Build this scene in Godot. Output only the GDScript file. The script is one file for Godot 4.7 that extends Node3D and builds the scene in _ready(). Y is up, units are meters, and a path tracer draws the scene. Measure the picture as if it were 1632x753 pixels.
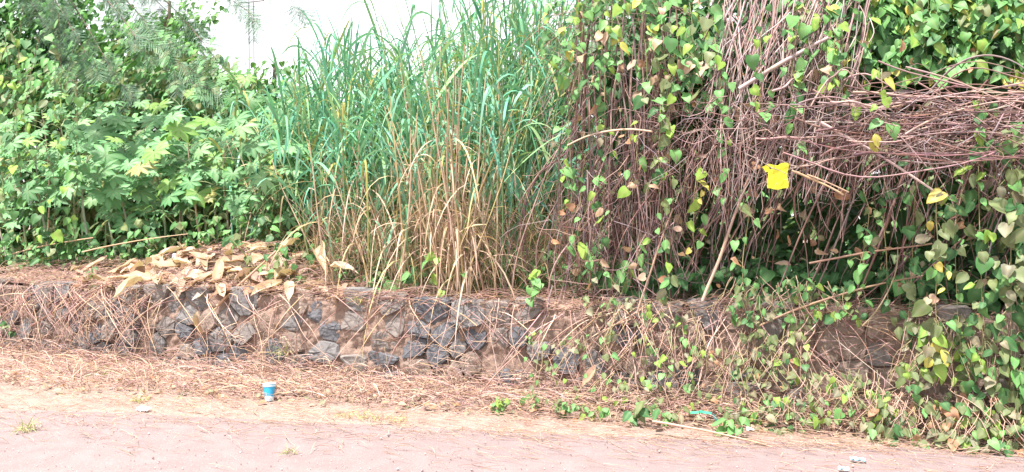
extends Node3D

const CAM := Vector3(0.0, 1.5, 6.18)
const FOCAL := 1257.0
const ORD := ["first", "second", "third", "fourth", "fifth", "sixth", "seventh", "eighth", "ninth", "tenth", "eleventh", "twelfth", "thirteenth", "fourteenth", "fifteenth", "sixteenth", "seventeenth", "eighteenth", "nineteenth", "twentieth"]

var rng := RandomNumberGenerator.new()
var relief := FastNoiseLite.new()
var cam_basis: Basis
var taken := {}
var leaves := {}      # kind -> palette -> [meshes]
var M := {}

# ---------------------------------------------------------------- mesh buffer
class Buf:
	var v := PackedVector3Array()
	var n := PackedVector3Array()
	var c := PackedColorArray()
	var ix := PackedInt32Array()
	func add(p: Vector3, nn: Vector3, col: Color) -> int:
		v.append(p); n.append(nn); c.append(col)
		return v.size() - 1
	func tri(a: int, b: int, d: int) -> void:      # counter-clockwise from the front
		ix.append(a); ix.append(d); ix.append(b)
	func smooth() -> void:
		n.fill(Vector3.ZERO)
		for k in range(0, ix.size(), 3):
			var a := ix[k]
			var b := ix[k + 1]
			var d := ix[k + 2]
			var f := (v[d] - v[a]).cross(v[b] - v[a])
			n[a] += f; n[b] += f; n[d] += f
		for k in n.size():
			n[k] = n[k].normalized() if n[k].length_squared() > 1e-20 else Vector3.UP
	func mesh(m: Material) -> ArrayMesh:
		var a := []
		a.resize(Mesh.ARRAY_MAX)
		a[Mesh.ARRAY_VERTEX] = v
		a[Mesh.ARRAY_NORMAL] = n
		a[Mesh.ARRAY_COLOR] = c
		a[Mesh.ARRAY_INDEX] = ix
		var am := ArrayMesh.new()
		am.add_surface_from_arrays(Mesh.PRIMITIVE_TRIANGLES, a)
		am.surface_set_material(0, m)
		return am

# ---------------------------------------------------------------- small helpers
func rf(a: float, b: float) -> float: return rng.randf_range(a, b)
func rv(s: float) -> Vector3: return Vector3(rf(-s, s), rf(-s, s), rf(-s, s))
func pick(a: Array): return a[rng.randi() % a.size()]
func jit(c: Color, s := 0.2) -> Color:
	var k := rf(1.0 - s, 1.0 + s)
	return Color(clampf(c.r * k * rf(0.93, 1.07), 0, 1), clampf(c.g * k * rf(0.95, 1.05), 0, 1), clampf(c.b * k * rf(0.9, 1.1), 0, 1))

# where a line of sight through the photograph's pixel meets the upright plane at depth z
func at(px: float, py: float, z: float) -> Vector3:
	var d := cam_basis * Vector3((px - 816.0) / FOCAL, -(py - 376.5) / FOCAL, -1.0)
	return CAM + d * ((z - CAM.z) / d.z)

func numbered(called: String) -> String:
	if not taken.has(called):
		taken[called] = 0
		return called
	taken[called] += 1
	return "%s_%03d" % [called, taken[called]]

func tag(o: Node, label: String, category: String, group := "", kind := "") -> void:
	if label: o.set_meta("label", label)
	if category: o.set_meta("category", category)
	if group: o.set_meta("group", group)
	if kind: o.set_meta("kind", kind)

func thing(called: String, where: Vector3, label: String, category: String, group := "") -> Node3D:
	var o := Node3D.new()
	o.name = numbered(called)
	add_child(o)
	o.position = where
	tag(o, label, category, group)
	return o

func part(called: String, m: Mesh, parent: Node3D, t := Transform3D()) -> MeshInstance3D:
	var o := MeshInstance3D.new()
	o.name = called
	o.mesh = m
	o.transform = t
	parent.add_child(o, true)
	return o

func single(called: String, m: Mesh, where: Transform3D, label: String, category: String, group := "", kind := "") -> MeshInstance3D:
	var o := MeshInstance3D.new()
	o.name = numbered(called)
	o.mesh = m
	add_child(o)
	o.transform = where
	tag(o, label, category, group, kind)
	return o

func structure(called: String, m: Mesh) -> MeshInstance3D:
	var o := single(called, m, Transform3D(), "", "", "", "structure")
	return o

# ---------------------------------------------------------------- curves
func wander(a: Vector3, b: Vector3, bow: Vector3, wob: float, n: int) -> PackedVector3Array:
	var p := PackedVector3Array()
	var f1 := rv(1.0)
	var f2 := rv(1.0)
	var f3 := rv(0.5)
	var k1 := rf(1.5, 3.0)
	var k2 := rf(4.0, 7.0)
	var k3 := rf(9.0, 14.0)
	for i in n:
		var t := float(i) / (n - 1)
		var e := minf(1.0, 4.0 * t)
		p.append(a.lerp(b, t) + bow * (4.0 * t * (1.0 - t)) + (f1 * sin(k1 * t) + f2 * 0.4 * sin(k2 * t) + f3 * 0.35 * sin(k3 * t)) * wob * e)
	return p

func tube(buf: Buf, p: PackedVector3Array, r0: float, r1: float, sides: int, col: Color, var_c := 0.15) -> void:
	var n := p.size()
	var start := buf.v.size()
	var ref := Vector3(0.31, 0.17, 0.93)
	for i in n:
		var t := (p[mini(i + 1, n - 1)] - p[maxi(i - 1, 0)]).normalized()
		var u := t.cross(ref)
		if u.length_squared() < 0.01: u = t.cross(Vector3.RIGHT)
		u = u.normalized()
		var w := t.cross(u)
		var r := lerpf(r0, r1, float(i) / (n - 1)) * rf(0.88, 1.12)
		var cc := jit(col, var_c)
		for k in sides:
			var ang := TAU * k / sides
			var d := u * cos(ang) + w * sin(ang)
			buf.add(p[i] + d * r, d, cc)
	for i in n - 1:
		for k in sides:
			var a := start + i * sides + k
			var b := start + i * sides + (k + 1) % sides
			buf.tri(a, b, b + sides)
			buf.tri(a, b + sides, a + sides)

func blade(buf: Buf, base: Vector3, dir: Vector3, length: float, width: float, droop: float, col: Color, segs := 7, kink := 2.0) -> void:
	var start := buf.v.size()
	var side := dir.cross(Vector3.UP)
	if side.length_squared() < 0.003: side = Vector3(rf(-1, 1), 0, rf(-1, 1))
	side = side.normalized().rotated(dir.normalized(), rf(-0.9, 0.9))
	var twist := rf(-0.7, 0.7)
	var last := base - dir * 0.01
	for i in segs + 1:
		var t := float(i) / segs
		var q := base + dir * (length * t * (1.0 - 0.25 * droop * t)) + Vector3.DOWN * (droop * length * pow(t, kink))
		var tan := (q - last).normalized()
		last = q
		var s := side.rotated(tan, twist * t)
		s = (s - tan * s.dot(tan)).normalized()
		var nn := s.cross(tan).normalized()
		var w := width * 0.5 * minf(1.0, 0.45 + 3.0 * t) * sqrt(maxf(0.0, 1.0 - pow(t, 2.2)))
		var cc := jit(col, 0.07)
		buf.add(q - s * w + nn * w * 0.3, nn, cc)
		buf.add(q, nn, cc)
		buf.add(q + s * w + nn * w * 0.3, nn, cc)
	for i in segs:
		for k in 2:
			var a := start + i * 3 + k
			buf.tri(a, a + 1, a + 4)
			buf.tri(a, a + 4, a + 3)

# ---------------------------------------------------------------- leaf shapes, unit width, tip towards -y, face +z
const HEART := [[0.0, 0.12, 0.07], [-0.1, 0.34, 0.08], [-0.28, 0.48, -0.1], [-0.5, 0.48, -0.38], [-0.74, 0.34, -0.68], [-0.94, 0.14, -0.94], [-1.1, 0.0, -1.12]]
const OVAL := [[0.0, 0.05, -0.02], [-0.2, 0.34, -0.18], [-0.5, 0.5, -0.46], [-0.9, 0.46, -0.88], [-1.3, 0.27, -1.3], [-1.65, 0.0, -1.65]]
const STRIP := [[0.0, 0.1, 0.02], [-0.6, 0.42, -0.55], [-1.2, 0.5, -1.2], [-1.9, 0.48, -1.9], [-2.6, 0.36, -2.6], [-3.2, 0.0, -3.3]]

func row_leaf(rows: Array, fold: float, curl: float, crumple: float, col: Color, rib: Color, spot := 0.1) -> ArrayMesh:
	var b := Buf.new()
	var side_fold := fold * rf(0.7, 1.3)
	var ph := rf(0, TAU)
	for i in rows.size():
		var r = rows[i]
		var my: float = r[0]
		var ex: float = r[1]
		var ey: float = r[2]
		var lift := func(x: float, y: float) -> float: return side_fold * absf(x) - curl * y * y + crumple * sin(5.0 * y + ph + 3.0 * x)
		b.add(Vector3(0, my, lift.call(0.0, my)), Vector3.BACK, jit(rib, 0.05))
		for s in [-1.0, 1.0]:
			var x: float = s * ex * rf(0.93, 1.07)
			b.add(Vector3(x * 0.55, lerpf(my, ey, 0.5), lift.call(x * 0.55, lerpf(my, ey, 0.5)) + crumple * 0.5 * rf(-1, 1)), Vector3.BACK, jit(col, spot))
			b.add(Vector3(x, ey, lift.call(x, ey) + crumple * rf(-1, 1)), Vector3.BACK, jit(col, spot))
	for i in rows.size() - 1:
		var a := i * 5
		var d := a + 5
		# left side (-x): columns rib, inner, edge
		for q in [[0, 1], [1, 2]]:
			b.tri(a + q[0], a + q[1], d + q[1]); b.tri(a + q[0], d + q[1], d + q[0])
		for q in [[0, 3], [3, 4]]:
			b.tri(a + q[0], d + q[1], a + q[1]); b.tri(a + q[0], d + q[0], d + q[1])
	b.smooth()
	return b.mesh(M.leaf)

func shaped(rows: Array) -> Array:      # one leaf is broader or slimmer than the next
	var k := rf(0.8, 1.12)
	var out := []
	for q in rows: out.append([q[0], q[1] * k, q[2] + 0.03 * rf(-1, 1)])
	return out

func star_leaf(col: Color, rib: Color) -> ArrayMesh:      # palmate leaf with eight pointed lobes, diameter about 1
	var b := Buf.new()
	var c0 := b.add(Vector3.ZERO, Vector3.BACK, rib)
	var lobes := 8
	var sag := rf(0.35, 0.75)
	var lens := [0.52, 0.5, 0.44, 0.34, 0.33, 0.44, 0.5, 0.53]
	var put := func(r: float, ang: float, w: float, up: float, cc: Color) -> int:
		var d := Vector3(cos(ang), sin(ang), 0)
		var q := d * r + Vector3(-d.y, d.x, 0) * w
		q.z = up - sag * q.length_squared() + rf(-0.012, 0.012)
		return b.add(q, Vector3.BACK, cc)
	for k in lobes:
		var half := deg_to_rad(320.0) / lobes * 0.5
		var ang := -PI / 2 + (k + 0.5) * half * 2.0 - deg_to_rad(160.0) + PI + PI
		var L: float = lens[k] * rf(0.92, 1.08)
		var v1: int = put.call(L * 0.42, ang - half, 0.0, 0.012, jit(col, 0.08))
		var v2: int = put.call(L * 0.42, ang + half, 0.0, 0.012, jit(col, 0.08))
		var s1: int = put.call(L * 0.66, ang, -0.085, 0.02, jit(col, 0.1))
		var s2: int = put.call(L * 0.66, ang, 0.085, 0.02, jit(col, 0.1))
		var m: int = put.call(L * 0.55, ang, 0.0, -0.005, rib)
		var t: int = put.call(L, ang, 0.0, 0.0, jit(col, 0.1))
		b.tri(m, c0, v1); b.tri(m, v1, s1); b.tri(m, s1, t); b.tri(m, t, s2); b.tri(m, s2, v2); b.tri(m, v2, c0)
	b.smooth()
	return b.mesh(M.leaf)

func feather(col: Color, stem: Color) -> ArrayMesh:       # twice-divided drooping frond, length 1 towards -y
	var b := Buf.new()
	var sp := PackedVector3Array()
	for i in 7:
		var t := i / 6.0
		sp.append(Vector3(0.04 * sin(3.0 * t), -t, -0.15 * t * t))
	tube(b, sp, 0.008, 0.003, 3, stem)
	for i in range(2, 18):
		var t := i / 18.0
		var o := Vector3(0.04 * sin(3.0 * t), -t, -0.15 * t * t)
		for s in [-1.0, 1.0]:
			var L := 0.42 * sin(PI * (0.12 + 0.8 * t)) * rf(0.85, 1.1)
			var d: Vector3 = Vector3(s * 0.85, -0.5, rf(-0.25, 0.25)).normalized()
			var e := o + d * L + Vector3(0, -0.06, -0.05)
			for q in 11:
				var u := (q + 1) / 11.5
				var c := o.lerp(e, u) + Vector3(0, -0.02 * u * u, 0)
				for s2 in [-1.0, 1.0]:
					var w: Vector3 = Vector3(0.25 * s, -0.9, 0.0).normalized() * s2
					var ll := 0.055
					var nrm := Vector3(rf(-0.3, 0.3), rf(0.1, 0.4), 1).normalized()
					var cc := jit(col, 0.2)
					var a := b.add(c, nrm, cc)
					var e1 := b.add(c + w * ll * 0.6 + d * 0.013, nrm, cc)
					var e2 := b.add(c + w * ll + d * 0.012, nrm, cc)
					var e3 := b.add(c + w * ll * 0.5 - d * 0.007, nrm, cc)
					b.tri(a, e1, e2); b.tri(a, e2, e3)
	return b.mesh(M.leaf)

func make_leaves() -> void:
	var heart := {
		"fresh": [Color(0.155, 0.345, 0.11), Color(0.2, 0.36, 0.14)],
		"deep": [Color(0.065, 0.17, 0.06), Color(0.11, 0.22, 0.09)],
		"olive": [Color(0.17, 0.215, 0.09), Color(0.22, 0.26, 0.13)],
		"lime": [Color(0.23, 0.38, 0.07), Color(0.33, 0.43, 0.11)],
		"yellow": [Color(0.5, 0.46, 0.1), Color(0.48, 0.45, 0.18)],
		"dusty": [Color(0.24, 0.225, 0.145), Color(0.33, 0.3, 0.21)],
		"rust": [Color(0.44, 0.25, 0.14), Color(0.36, 0.22, 0.14)],
		"tan": [Color(0.46, 0.32, 0.23), Color(0.48, 0.34, 0.23)],
	}
	leaves["heart"] = {}
	leaves["oval"] = {}
	for k in heart:
		leaves.heart[k] = []
		leaves.oval[k] = []
		var dry: bool = k in ["rust", "tan"]
		for i in 8:
			leaves.heart[k].append(row_leaf(shaped(HEART), rf(-0.05, 0.22), rf(0.0, 0.32) * (2.0 if dry else 1.0), 0.1 if dry else 0.045, jit(heart[k][0], 0.22), heart[k][1]))
			leaves.oval[k].append(row_leaf(shaped(OVAL), rf(0.0, 0.35), rf(0.02, 0.26) * (1.6 if dry else 1.0), 0.1 if dry else 0.045, jit(heart[k][0], 0.22), heart[k][1]))
	leaves["star"] = {}
	var star := {"mint": Color(0.135, 0.345, 0.135), "green": Color(0.09, 0.255, 0.09), "pale": Color(0.2, 0.4, 0.175), "amber": Color(0.36, 0.33, 0.11), "lime": Color(0.23, 0.42, 0.08)}
	for k in star:
		leaves.star[k] = []
		for i in 5:
			var c := jit(star[k], 0.15)
			leaves.star[k].append(star_leaf(c, c.lerp(Color(0.36, 0.42, 0.26), 0.35)))
	leaves["strip"] = {"tan": [], "pale": []}
	for i in 6:
		leaves.strip.tan.append(row_leaf(STRIP, rf(0.2, 1.0), rf(-0.05, 0.12), 0.13, jit(Color(0.52, 0.35, 0.255), 0.18), Color(0.42, 0.28, 0.2), 0.18))
		leaves.strip.pale.append(row_leaf(STRIP, rf(0.3, 1.2), rf(-0.04, 0.14), 0.13, jit(Color(0.56, 0.43, 0.32), 0.14), Color(0.55, 0.42, 0.31), 0.12))
	leaves["feather"] = {"blue": []}
	for i in 3:
		leaves.feather.blue.append(feather(jit(Color(0.22, 0.37, 0.25), 0.12), Color(0.25, 0.21, 0.16)))

func leaf_mesh(kind: String, pals: Array) -> ArrayMesh:
	return pick(leaves[kind][pick(pals)])

func facing(n: Vector3, roll: float, size: float, p: Vector3) -> Transform3D:     # leaf whose face looks along n and whose tip hangs down, rolled
	n = n.normalized()
	var y := Vector3.UP - n * n.y
	if y.length_squared() < 0.01: y = Vector3.FORWARD - n * n.dot(Vector3.FORWARD)
	y = y.normalized().rotated(n, roll)
	return Transform3D(Basis(y.cross(n), y, n) * Basis.from_scale(Vector3.ONE * size), p)

# ---------------------------------------------------------------- ground shapes
func road_edge(x: float) -> float: return maxf(0.3, 0.68 - 0.17 * x)
func bank_h(x: float, z: float) -> float:
	var d := -z
	var h := 0.76 + 0.1 * smoothstep(0.0, 1.5, d) + 0.25 * smoothstep(2.0, 8.0, d)
	h += 0.36 * exp(-pow((x + 5.3) / 1.15, 2.0) - pow((d - 0.85) / 0.55, 2.0))
	h += 0.12 * exp(-pow((x + 7.6) / 1.2, 2.0) - pow((d - 0.6) / 0.6, 2.0))
	return h + 0.035 * relief.get_noise_2d(x * 90.0, z * 90.0)
func verge_h(x: float, z: float) -> float:
	var e := road_edge(x)
	var t := clampf(1.0 - z / e, 0.0, 1.0)
	var heap := clampf(1.0 - z / (0.5 * e + 0.1 * relief.get_noise_1d(x * 40.0)), 0.0, 1.0)
	return 0.02 * t + 0.13 * heap * (0.75 + 0.5 * relief.get_noise_2d(x * 55.0, z * 55.0)) + 0.018 * clampf(t * 9.0, 0.0, 1.0) - 0.006 + 0.02 * t * relief.get_noise_2d(x * 120.0, z * 120.0)

func sheet(x0: float, x1: float, z0: float, z1: float, nx: int, nz: int, height: Callable, m: Material, warp = null) -> ArrayMesh:
	var b := Buf.new()
	for j in nz + 1:
		for i in nx + 1:
			var x := lerpf(x0, x1, float(i) / nx)
			var z := lerpf(z0, z1, float(j) / nz)
			if warp != null: z = warp.call(x, float(j) / nz)
			b.add(Vector3(x, height.call(x, z), z), Vector3.UP, Color.WHITE)
	for j in nz:
		for i in nx:
			var a := j * (nx + 1) + i
			var d := a + nx + 1
			if z1 > z0:
				b.tri(a, d, d + 1); b.tri(a, d + 1, a + 1)
			else:
				b.tri(a, d + 1, d); b.tri(a, a + 1, d + 1)
	b.smooth()
	return b.mesh(m)

# ---------------------------------------------------------------- materials
func speckle(size: int, base: Color, other: Color, grain: float, patches: float, dots: Array) -> ImageTexture:
	var im := Image.create(size, size, false, Image.FORMAT_RGB8)
	var fn := FastNoiseLite.new()
	fn.seed = 11
	fn.frequency = 0.012
	fn.fractal_octaves = 4
	for y in size:
		for x in size:
			# noise wrapped round two circles so that the picture tiles
			var ax := TAU * x / size
			var ay := TAU * y / size
			var k := clampf(0.5 + patches * fn.get_noise_3d(cos(ax) * 80.0 + 40.0 * cos(ay), sin(ax) * 80.0 + 40.0 * sin(ay), 70.0 * sin(ay)), 0, 1)
			var c := base.lerp(other, k)
			var g := 1.0 + rf(-grain, grain)
			c = Color(c.r * g, c.g * g, c.b * g).linear_to_srgb()
			im.set_pixel(x, y, c)
	for d in dots:
		for i in d[1]:
			var x := rng.randi() % size
			var y := rng.randi() % size
			var w: int = 1 + rng.randi() % int(d[2])
			im.fill_rect(Rect2i(x, y, w, 1 + rng.randi() % int(d[2])), jit(d[0], 0.2).linear_to_srgb())
	return ImageTexture.create_from_image(im)

func bumps(freq: float, sd: int) -> NoiseTexture2D:
	var t := NoiseTexture2D.new()
	t.width = 512; t.height = 512; t.seamless = true
	var f := FastNoiseLite.new()
	f.seed = sd; f.frequency = freq; f.fractal_octaves = 5
	t.noise = f
	return t

func make_materials() -> void:
	var leaf := StandardMaterial3D.new()
	leaf.resource_name = "leaf"
	leaf.vertex_color_use_as_albedo = true
	leaf.roughness = 0.5
	leaf.metallic_specular = 0.35
	leaf.cull_mode = BaseMaterial3D.CULL_DISABLED
	leaf.backlight_enabled = true
	leaf.backlight = Color(0.72, 0.74, 0.6)
	M.leaf = leaf
	var stem := StandardMaterial3D.new()
	stem.resource_name = "stem"
	stem.vertex_color_use_as_albedo = true
	stem.roughness = 0.85
	stem.metallic_specular = 0.25
	M.stem = stem
	var t1 := bumps(0.02, 3)
	for k in [["road", speckle(1024, Color(0.21, 0.159, 0.155), Color(0.25, 0.191, 0.186), 0.2, 0.9, [[Color(0.16, 0.11, 0.105), 5200, 3], [Color(0.42, 0.36, 0.35), 5200, 3]]), 0.7, 0.25],
			["soil", speckle(512, Color(0.22, 0.155, 0.125), Color(0.31, 0.225, 0.185), 0.3, 1.2, [[Color(0.42, 0.28, 0.19), 1500, 4], [Color(0.1, 0.06, 0.045), 900, 4]]), 0.8, 1.0],
			["verge", speckle(512, Color(0.25, 0.18, 0.155), Color(0.3, 0.22, 0.19), 0.25, 1.2, [[Color(0.55, 0.4, 0.27), 1600, 4], [Color(0.2, 0.12, 0.085), 500, 3]]), 0.8, 0.8],
			["stone", speckle(512, Color(0.68, 0.68, 0.69), Color(1.0, 0.98, 0.96), 0.1, 1.3, [[Color(1.0, 0.82, 0.66), 900, 7], [Color(0.42, 0.42, 0.44), 900, 4]]), 2.2, 0.7]]:
		var m := StandardMaterial3D.new()
		m.resource_name = k[0]
		m.albedo_texture = k[1]
		m.uv1_triplanar = true
		m.uv1_world_triplanar = true
		m.uv1_scale = Vector3.ONE * k[2]
		m.roughness = 0.95
		m.metallic_specular = 0.2
		m.heightmap_enabled = true
		m.heightmap_texture = t1
		m.heightmap_scale = k[3]
		M[k[0]] = m
	var tones := [Color(0.17, 0.175, 0.19), Color(0.22, 0.213, 0.212), Color(0.25, 0.225, 0.21), Color(0.29, 0.23, 0.195), Color(0.14, 0.147, 0.163), Color(0.32, 0.25, 0.205)]
	M.stones = []
	for c in tones:
		var m: StandardMaterial3D = M.stone.duplicate()
		m.albedo_color = c.linear_to_srgb()
		M.stones.append(m)

func plain(c: Color, rough := 0.6) -> StandardMaterial3D:
	var m := StandardMaterial3D.new()
	m.albedo_color = c.linear_to_srgb()
	m.roughness = rough
	return m

# ================================================================ scene
func _ready() -> void:
	rng.seed = 20240611
	relief.seed = 5
	relief.frequency = 0.02
	relief.fractal_octaves = 3
	# camera
	var cam := Camera3D.new()
	cam.name = "camera"
	cam.fov = rad_to_deg(2.0 * atan(376.5 / FOCAL))
	cam.near = 0.05
	cam.far = 600.0
	cam.position = CAM
	cam.rotation_degrees = Vector3(-1.2, 18.0, 0)
	add_child(cam)
	cam.current = true
	cam_basis = cam.basis
	# sky: thin bright cloud cover
	var env := Environment.new()
	env.background_mode = Environment.BG_SKY
	var sm := ProceduralSkyMaterial.new()
	sm.sky_top_color = Color(0.93, 0.97, 1.0)
	sm.sky_horizon_color = Color(1.0, 1.0, 1.0)
	sm.sky_curve = 0.3
	sm.ground_bottom_color = Color(0.5, 0.45, 0.42)
	sm.ground_horizon_color = Color(0.8, 0.78, 0.76)
	sm.sun_angle_max = 5.0
	env.sky = Sky.new()
	env.sky.sky_material = sm
	env.tonemap_mode = Environment.TONE_MAPPER_LINEAR
	env.tonemap_exposure = 3.0
	env.background_energy_multiplier = 0.62
	env.sdfgi_enabled = true
	env.ssao_enabled = true
	env.ssil_enabled = true
	var we := WorldEnvironment.new()
	we.name = "world_environment"
	we.environment = env
	add_child(we)
	var sun := DirectionalLight3D.new()
	sun.name = "sun"
	sun.light_energy = 1.25
	sun.light_color = Color(1.0, 0.965, 0.945)
	sun.light_angular_distance = 2.5
	sun.shadow_enabled = true
	sun.rotation_degrees = Vector3(-68, -25, 0)
	add_child(sun)

	make_materials()
	make_leaves()
	setting()
	stone_wall()
	background()
	castor_plants()
	tall_grass()
	thicket()
	creepers()
	wall_drape()
	litter()
	rubbish()

# ---------------------------------------------------------------- the setting
func setting() -> void:
	structure("ground", sheet(-150, 150, 120, -250, 10, 10, func(_x, _z): return -0.02, M.soil))
	structure("road", sheet(-60, 40, 0.0, 30.0, 100, 60, func(x, z): return 0.006 + 0.006 * relief.get_noise_2d(x * 30.0, z * 30.0), M.road, func(x, t): return road_edge(x) - 0.35 + 26.0 * t * t))
	structure("road_verge", sheet(-16, 8, -0.12, 1.0, 240, 16, verge_h, M.verge, func(x, t): return lerpf(-0.12, road_edge(x) + 0.16 * relief.get_noise_1d(x * 60.0) + 0.1 * relief.get_noise_1d(x * 260.0 + 99.0), t)))
	structure("bank", sheet(-24, 9, -0.1, -20.0, 200, 100, bank_h, M.soil, func(_x, t): return -0.1 - 20.0 * pow(t, 1.8)))
	# pebbles and grit on the road
	var b := Buf.new()
	for i in 4200:
		var x := rf(-8.5, 3.0)
		var z := road_edge(x) + pow(rf(0, 1), 0.8) * 3.0 - 0.2
		var r := rf(0.002, 0.006) * (1.8 if rf(0, 1) < 0.06 else 1.0)
		pebble(b, Vector3(x, 0.012 + r * 0.3, z), r, jit(pick([Color(0.2, 0.14, 0.13), Color(0.45, 0.36, 0.34), Color(0.32, 0.24, 0.22), Color(0.55, 0.48, 0.46)]), 0.2))
	single("road_grit", b.mesh(M.stem), Transform3D(), "loose grit and small pebbles scattered on the dusty road", "gravel", "", "stuff")

func pebble(b: Buf, p: Vector3, r: float, col: Color) -> void:
	var s := b.v.size()
	for d in [Vector3.UP * 0.7, Vector3.RIGHT, Vector3.BACK, Vector3.LEFT, Vector3.FORWARD, Vector3.DOWN * 0.7]:
		b.add(p + (d + rv(0.3)) * r, d.normalized(), col)
	for k in 4:
		b.tri(s, s + 1 + (k + 1) % 4, s + 1 + k)
		b.tri(s + 5, s + 1 + k, s + 1 + (k + 1) % 4)

# ---------------------------------------------------------------- rubble wall
func stone_wall() -> void:
	var w := thing("stone_wall", Vector3(-3.0, 0, 0), "low rubble retaining wall of dark grey stones along the verge", "wall")
	# earth packed between the stones
	var b := Buf.new()
	var nx := 640
	var ny := 40
	for j in ny + 1:
		for i in nx + 1:
			var x := lerpf(-12.5, 4.0, float(i) / nx)
			var y := lerpf(-0.05, 0.82, float(j) / ny)
			b.add(Vector3(x + 3.0, y, (-0.004 if j < ny else -0.3) - 0.04 * y + 0.03 * relief.get_noise_2d(x * 150.0, y * 150.0) + 0.025 * relief.get_noise_2d(x * 620.0, y * 620.0)), Vector3.BACK, Color.WHITE)
	for j in ny:
		for i in nx:
			var a := j * (nx + 1) + i
			b.tri(a, a + 1, a + nx + 2); b.tri(a, a + nx + 2, a + nx + 1)
	b.smooth()
	part("earth_core", b.mesh(M.soil), w)
	# stones: cells round scattered seeds, each shrunk so that a joint stays open
	var seeds: Array[Vector2] = []
	var tries := 0
	while tries < 9000:
		tries += 1
		var q := Vector2(rf(-9.0, 2.6), rf(0.05, 0.76))
		var ok := true
		for s in seeds:
			var dd := (q - s) * Vector2(0.82, 1.0)
			if dd.length() < 0.118 + 0.07 * absf(relief.get_noise_2d(s.x * 70.0, s.y * 70.0 + 900.0)) * 2.0:
				ok = false
				break
		if ok: seeds.append(q)
	var count := 0
	for i in seeds.size():
		var s := seeds[i]
		if rf(0, 1) < 0.17 or count >= 300: continue
		var poly := PackedVector2Array([s + Vector2(-0.19, -0.14), s + Vector2(0.19, -0.14), s + Vector2(0.19, 0.14), s + Vector2(-0.19, 0.14)])
		for j in seeds.size():
			if j == i or absf(seeds[j].x - s.x) > 0.5: continue
			poly = clip(poly, (s + seeds[j]) * 0.5, (seeds[j] - s).normalized())
		if poly.size() < 3: continue
		count += 1
		var brown := smoothstep(-1.6, 0.3, s.x)
		var mat: Material = M.stones[pick([3, 5, 2]) if rf(0, 1) < 0.3 + 0.5 * brown else pick([0, 1, 1, 2, 4])]
		part("stone", stone_mesh(poly, s, mat), w, Transform3D(Basis(), Vector3(s.x + 3.0, s.y, -0.04 * s.y)))

func clip(poly: PackedVector2Array, o: Vector2, n: Vector2) -> PackedVector2Array:
	var r := PackedVector2Array()
	for k in poly.size():
		var a := poly[k]
		var b := poly[(k + 1) % poly.size()]
		var da := (a - o).dot(n)
		var db := (b - o).dot(n)
		if da <= 0: r.append(a)
		if (da < 0) != (db < 0): r.append(a.lerp(b, da / (da - db)))
	return r

func stone_mesh(poly: PackedVector2Array, s: Vector2, mat: Material) -> ArrayMesh:
	var o := PackedVector2Array()
	var n := poly.size()
	for k in n:        # cut each corner
		var a := poly[k] - s
		var c := poly[(k + 1) % n] - s
		if a.distance_to(c) < 0.03: 
			o.append((a + c) * 0.5)
			continue
		var cut := rf(0.08, 0.24)
		o.append(a.lerp(c, cut)); o.append(a.lerp(c, 1.0 - cut))
	n = o.size()
	var ring := []
	var shrink := rf(0.92, 1.0)
	var front := rf(-0.006, 0.036)
	var tilt := Vector2(rf(-0.25, 0.25), rf(-0.35, 0.15))
	for spec in [[1.0, -0.12], [1.0, -0.02], [0.92, 0.004], [0.55, 0.01]]:
		var r := PackedVector3Array()
		for k in n:
			var q: Vector2 = o[k] * shrink * spec[0]
			if spec[0] == 1.0 and spec[1] > -0.1 or spec[0] < 1.0: q *= rf(0.95, 1.04)
			r.append(Vector3(q.x, q.y, front + spec[1] + tilt.dot(q) * (1.0 if spec[1] > -0.1 else 0.0) + rf(-0.008, 0.008)))
		ring.append(r)
	var st := SurfaceTool.new()
	st.begin(Mesh.PRIMITIVE_TRIANGLES)
	st.set_smooth_group(-1)
	for j in 3:
		for k in n:
			var a: Vector3 = ring[j][k]
			var b: Vector3 = ring[j][(k + 1) % n]
			var c: Vector3 = ring[j + 1][(k + 1) % n]
			var d: Vector3 = ring[j + 1][k]
			for q in [a, c, b, a, d, c]: st.add_vertex(q)
	var mid := Vector3(rf(-0.01, 0.01), rf(-0.01, 0.01), front + 0.012)
	for k in n:
		for q in [ring[3][k], mid, ring[3][(k + 1) % n]]: st.add_vertex(q)
	st.generate_normals()
	st.set_material(mat)
	return st.commit()

# ---------------------------------------------------------------- far growth
func cluster(kind: String, pals: Array, count: int, radius: float, size: float) -> ArrayMesh:
	var st := SurfaceTool.new()
	for i in count:
		var p := rv(1.0).normalized() * radius * pow(rf(0, 1), 0.5)
		var n := p.normalized() * 0.4 + Vector3(rf(-0.5, 0.5), rf(0.1, 0.9), rf(0.0, 0.9))
		st.append_from(leaf_mesh(kind, pals), 0, facing(n, rf(-0.6, 0.6), size * rf(0.7, 1.25), p))
	var m := st.commit()
	m.surface_set_material(0, M.leaf)
	return m

func mass(called: String, m: Mesh, places: Array[Transform3D], tints: PackedColorArray, parent: Node3D, label := "", category := "") -> void:
	var mm := MultiMesh.new()
	mm.transform_format = MultiMesh.TRANSFORM_3D
	mm.use_colors = true
	mm.mesh = m
	mm.instance_count = places.size()
	for i in places.size():
		mm.set_instance_transform(i, places[i])
		mm.set_instance_color(i, tints[i])
	var o := MultiMeshInstance3D.new()
	o.multimesh = mm
	o.set_meta("kind", "stuff")
	if parent == self:
		o.name = numbered(called)
		tag(o, label, category)
	else:
		o.name = called
	parent.add_child(o, true)

func tumble(p: Vector3, s: float) -> Transform3D:
	return Transform3D(Basis(Vector3.UP, rf(-0.9, 0.9)) * Basis(Vector3.RIGHT, rf(-0.4, 0.4)) * Basis.from_scale(Vector3.ONE * s), p)

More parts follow.
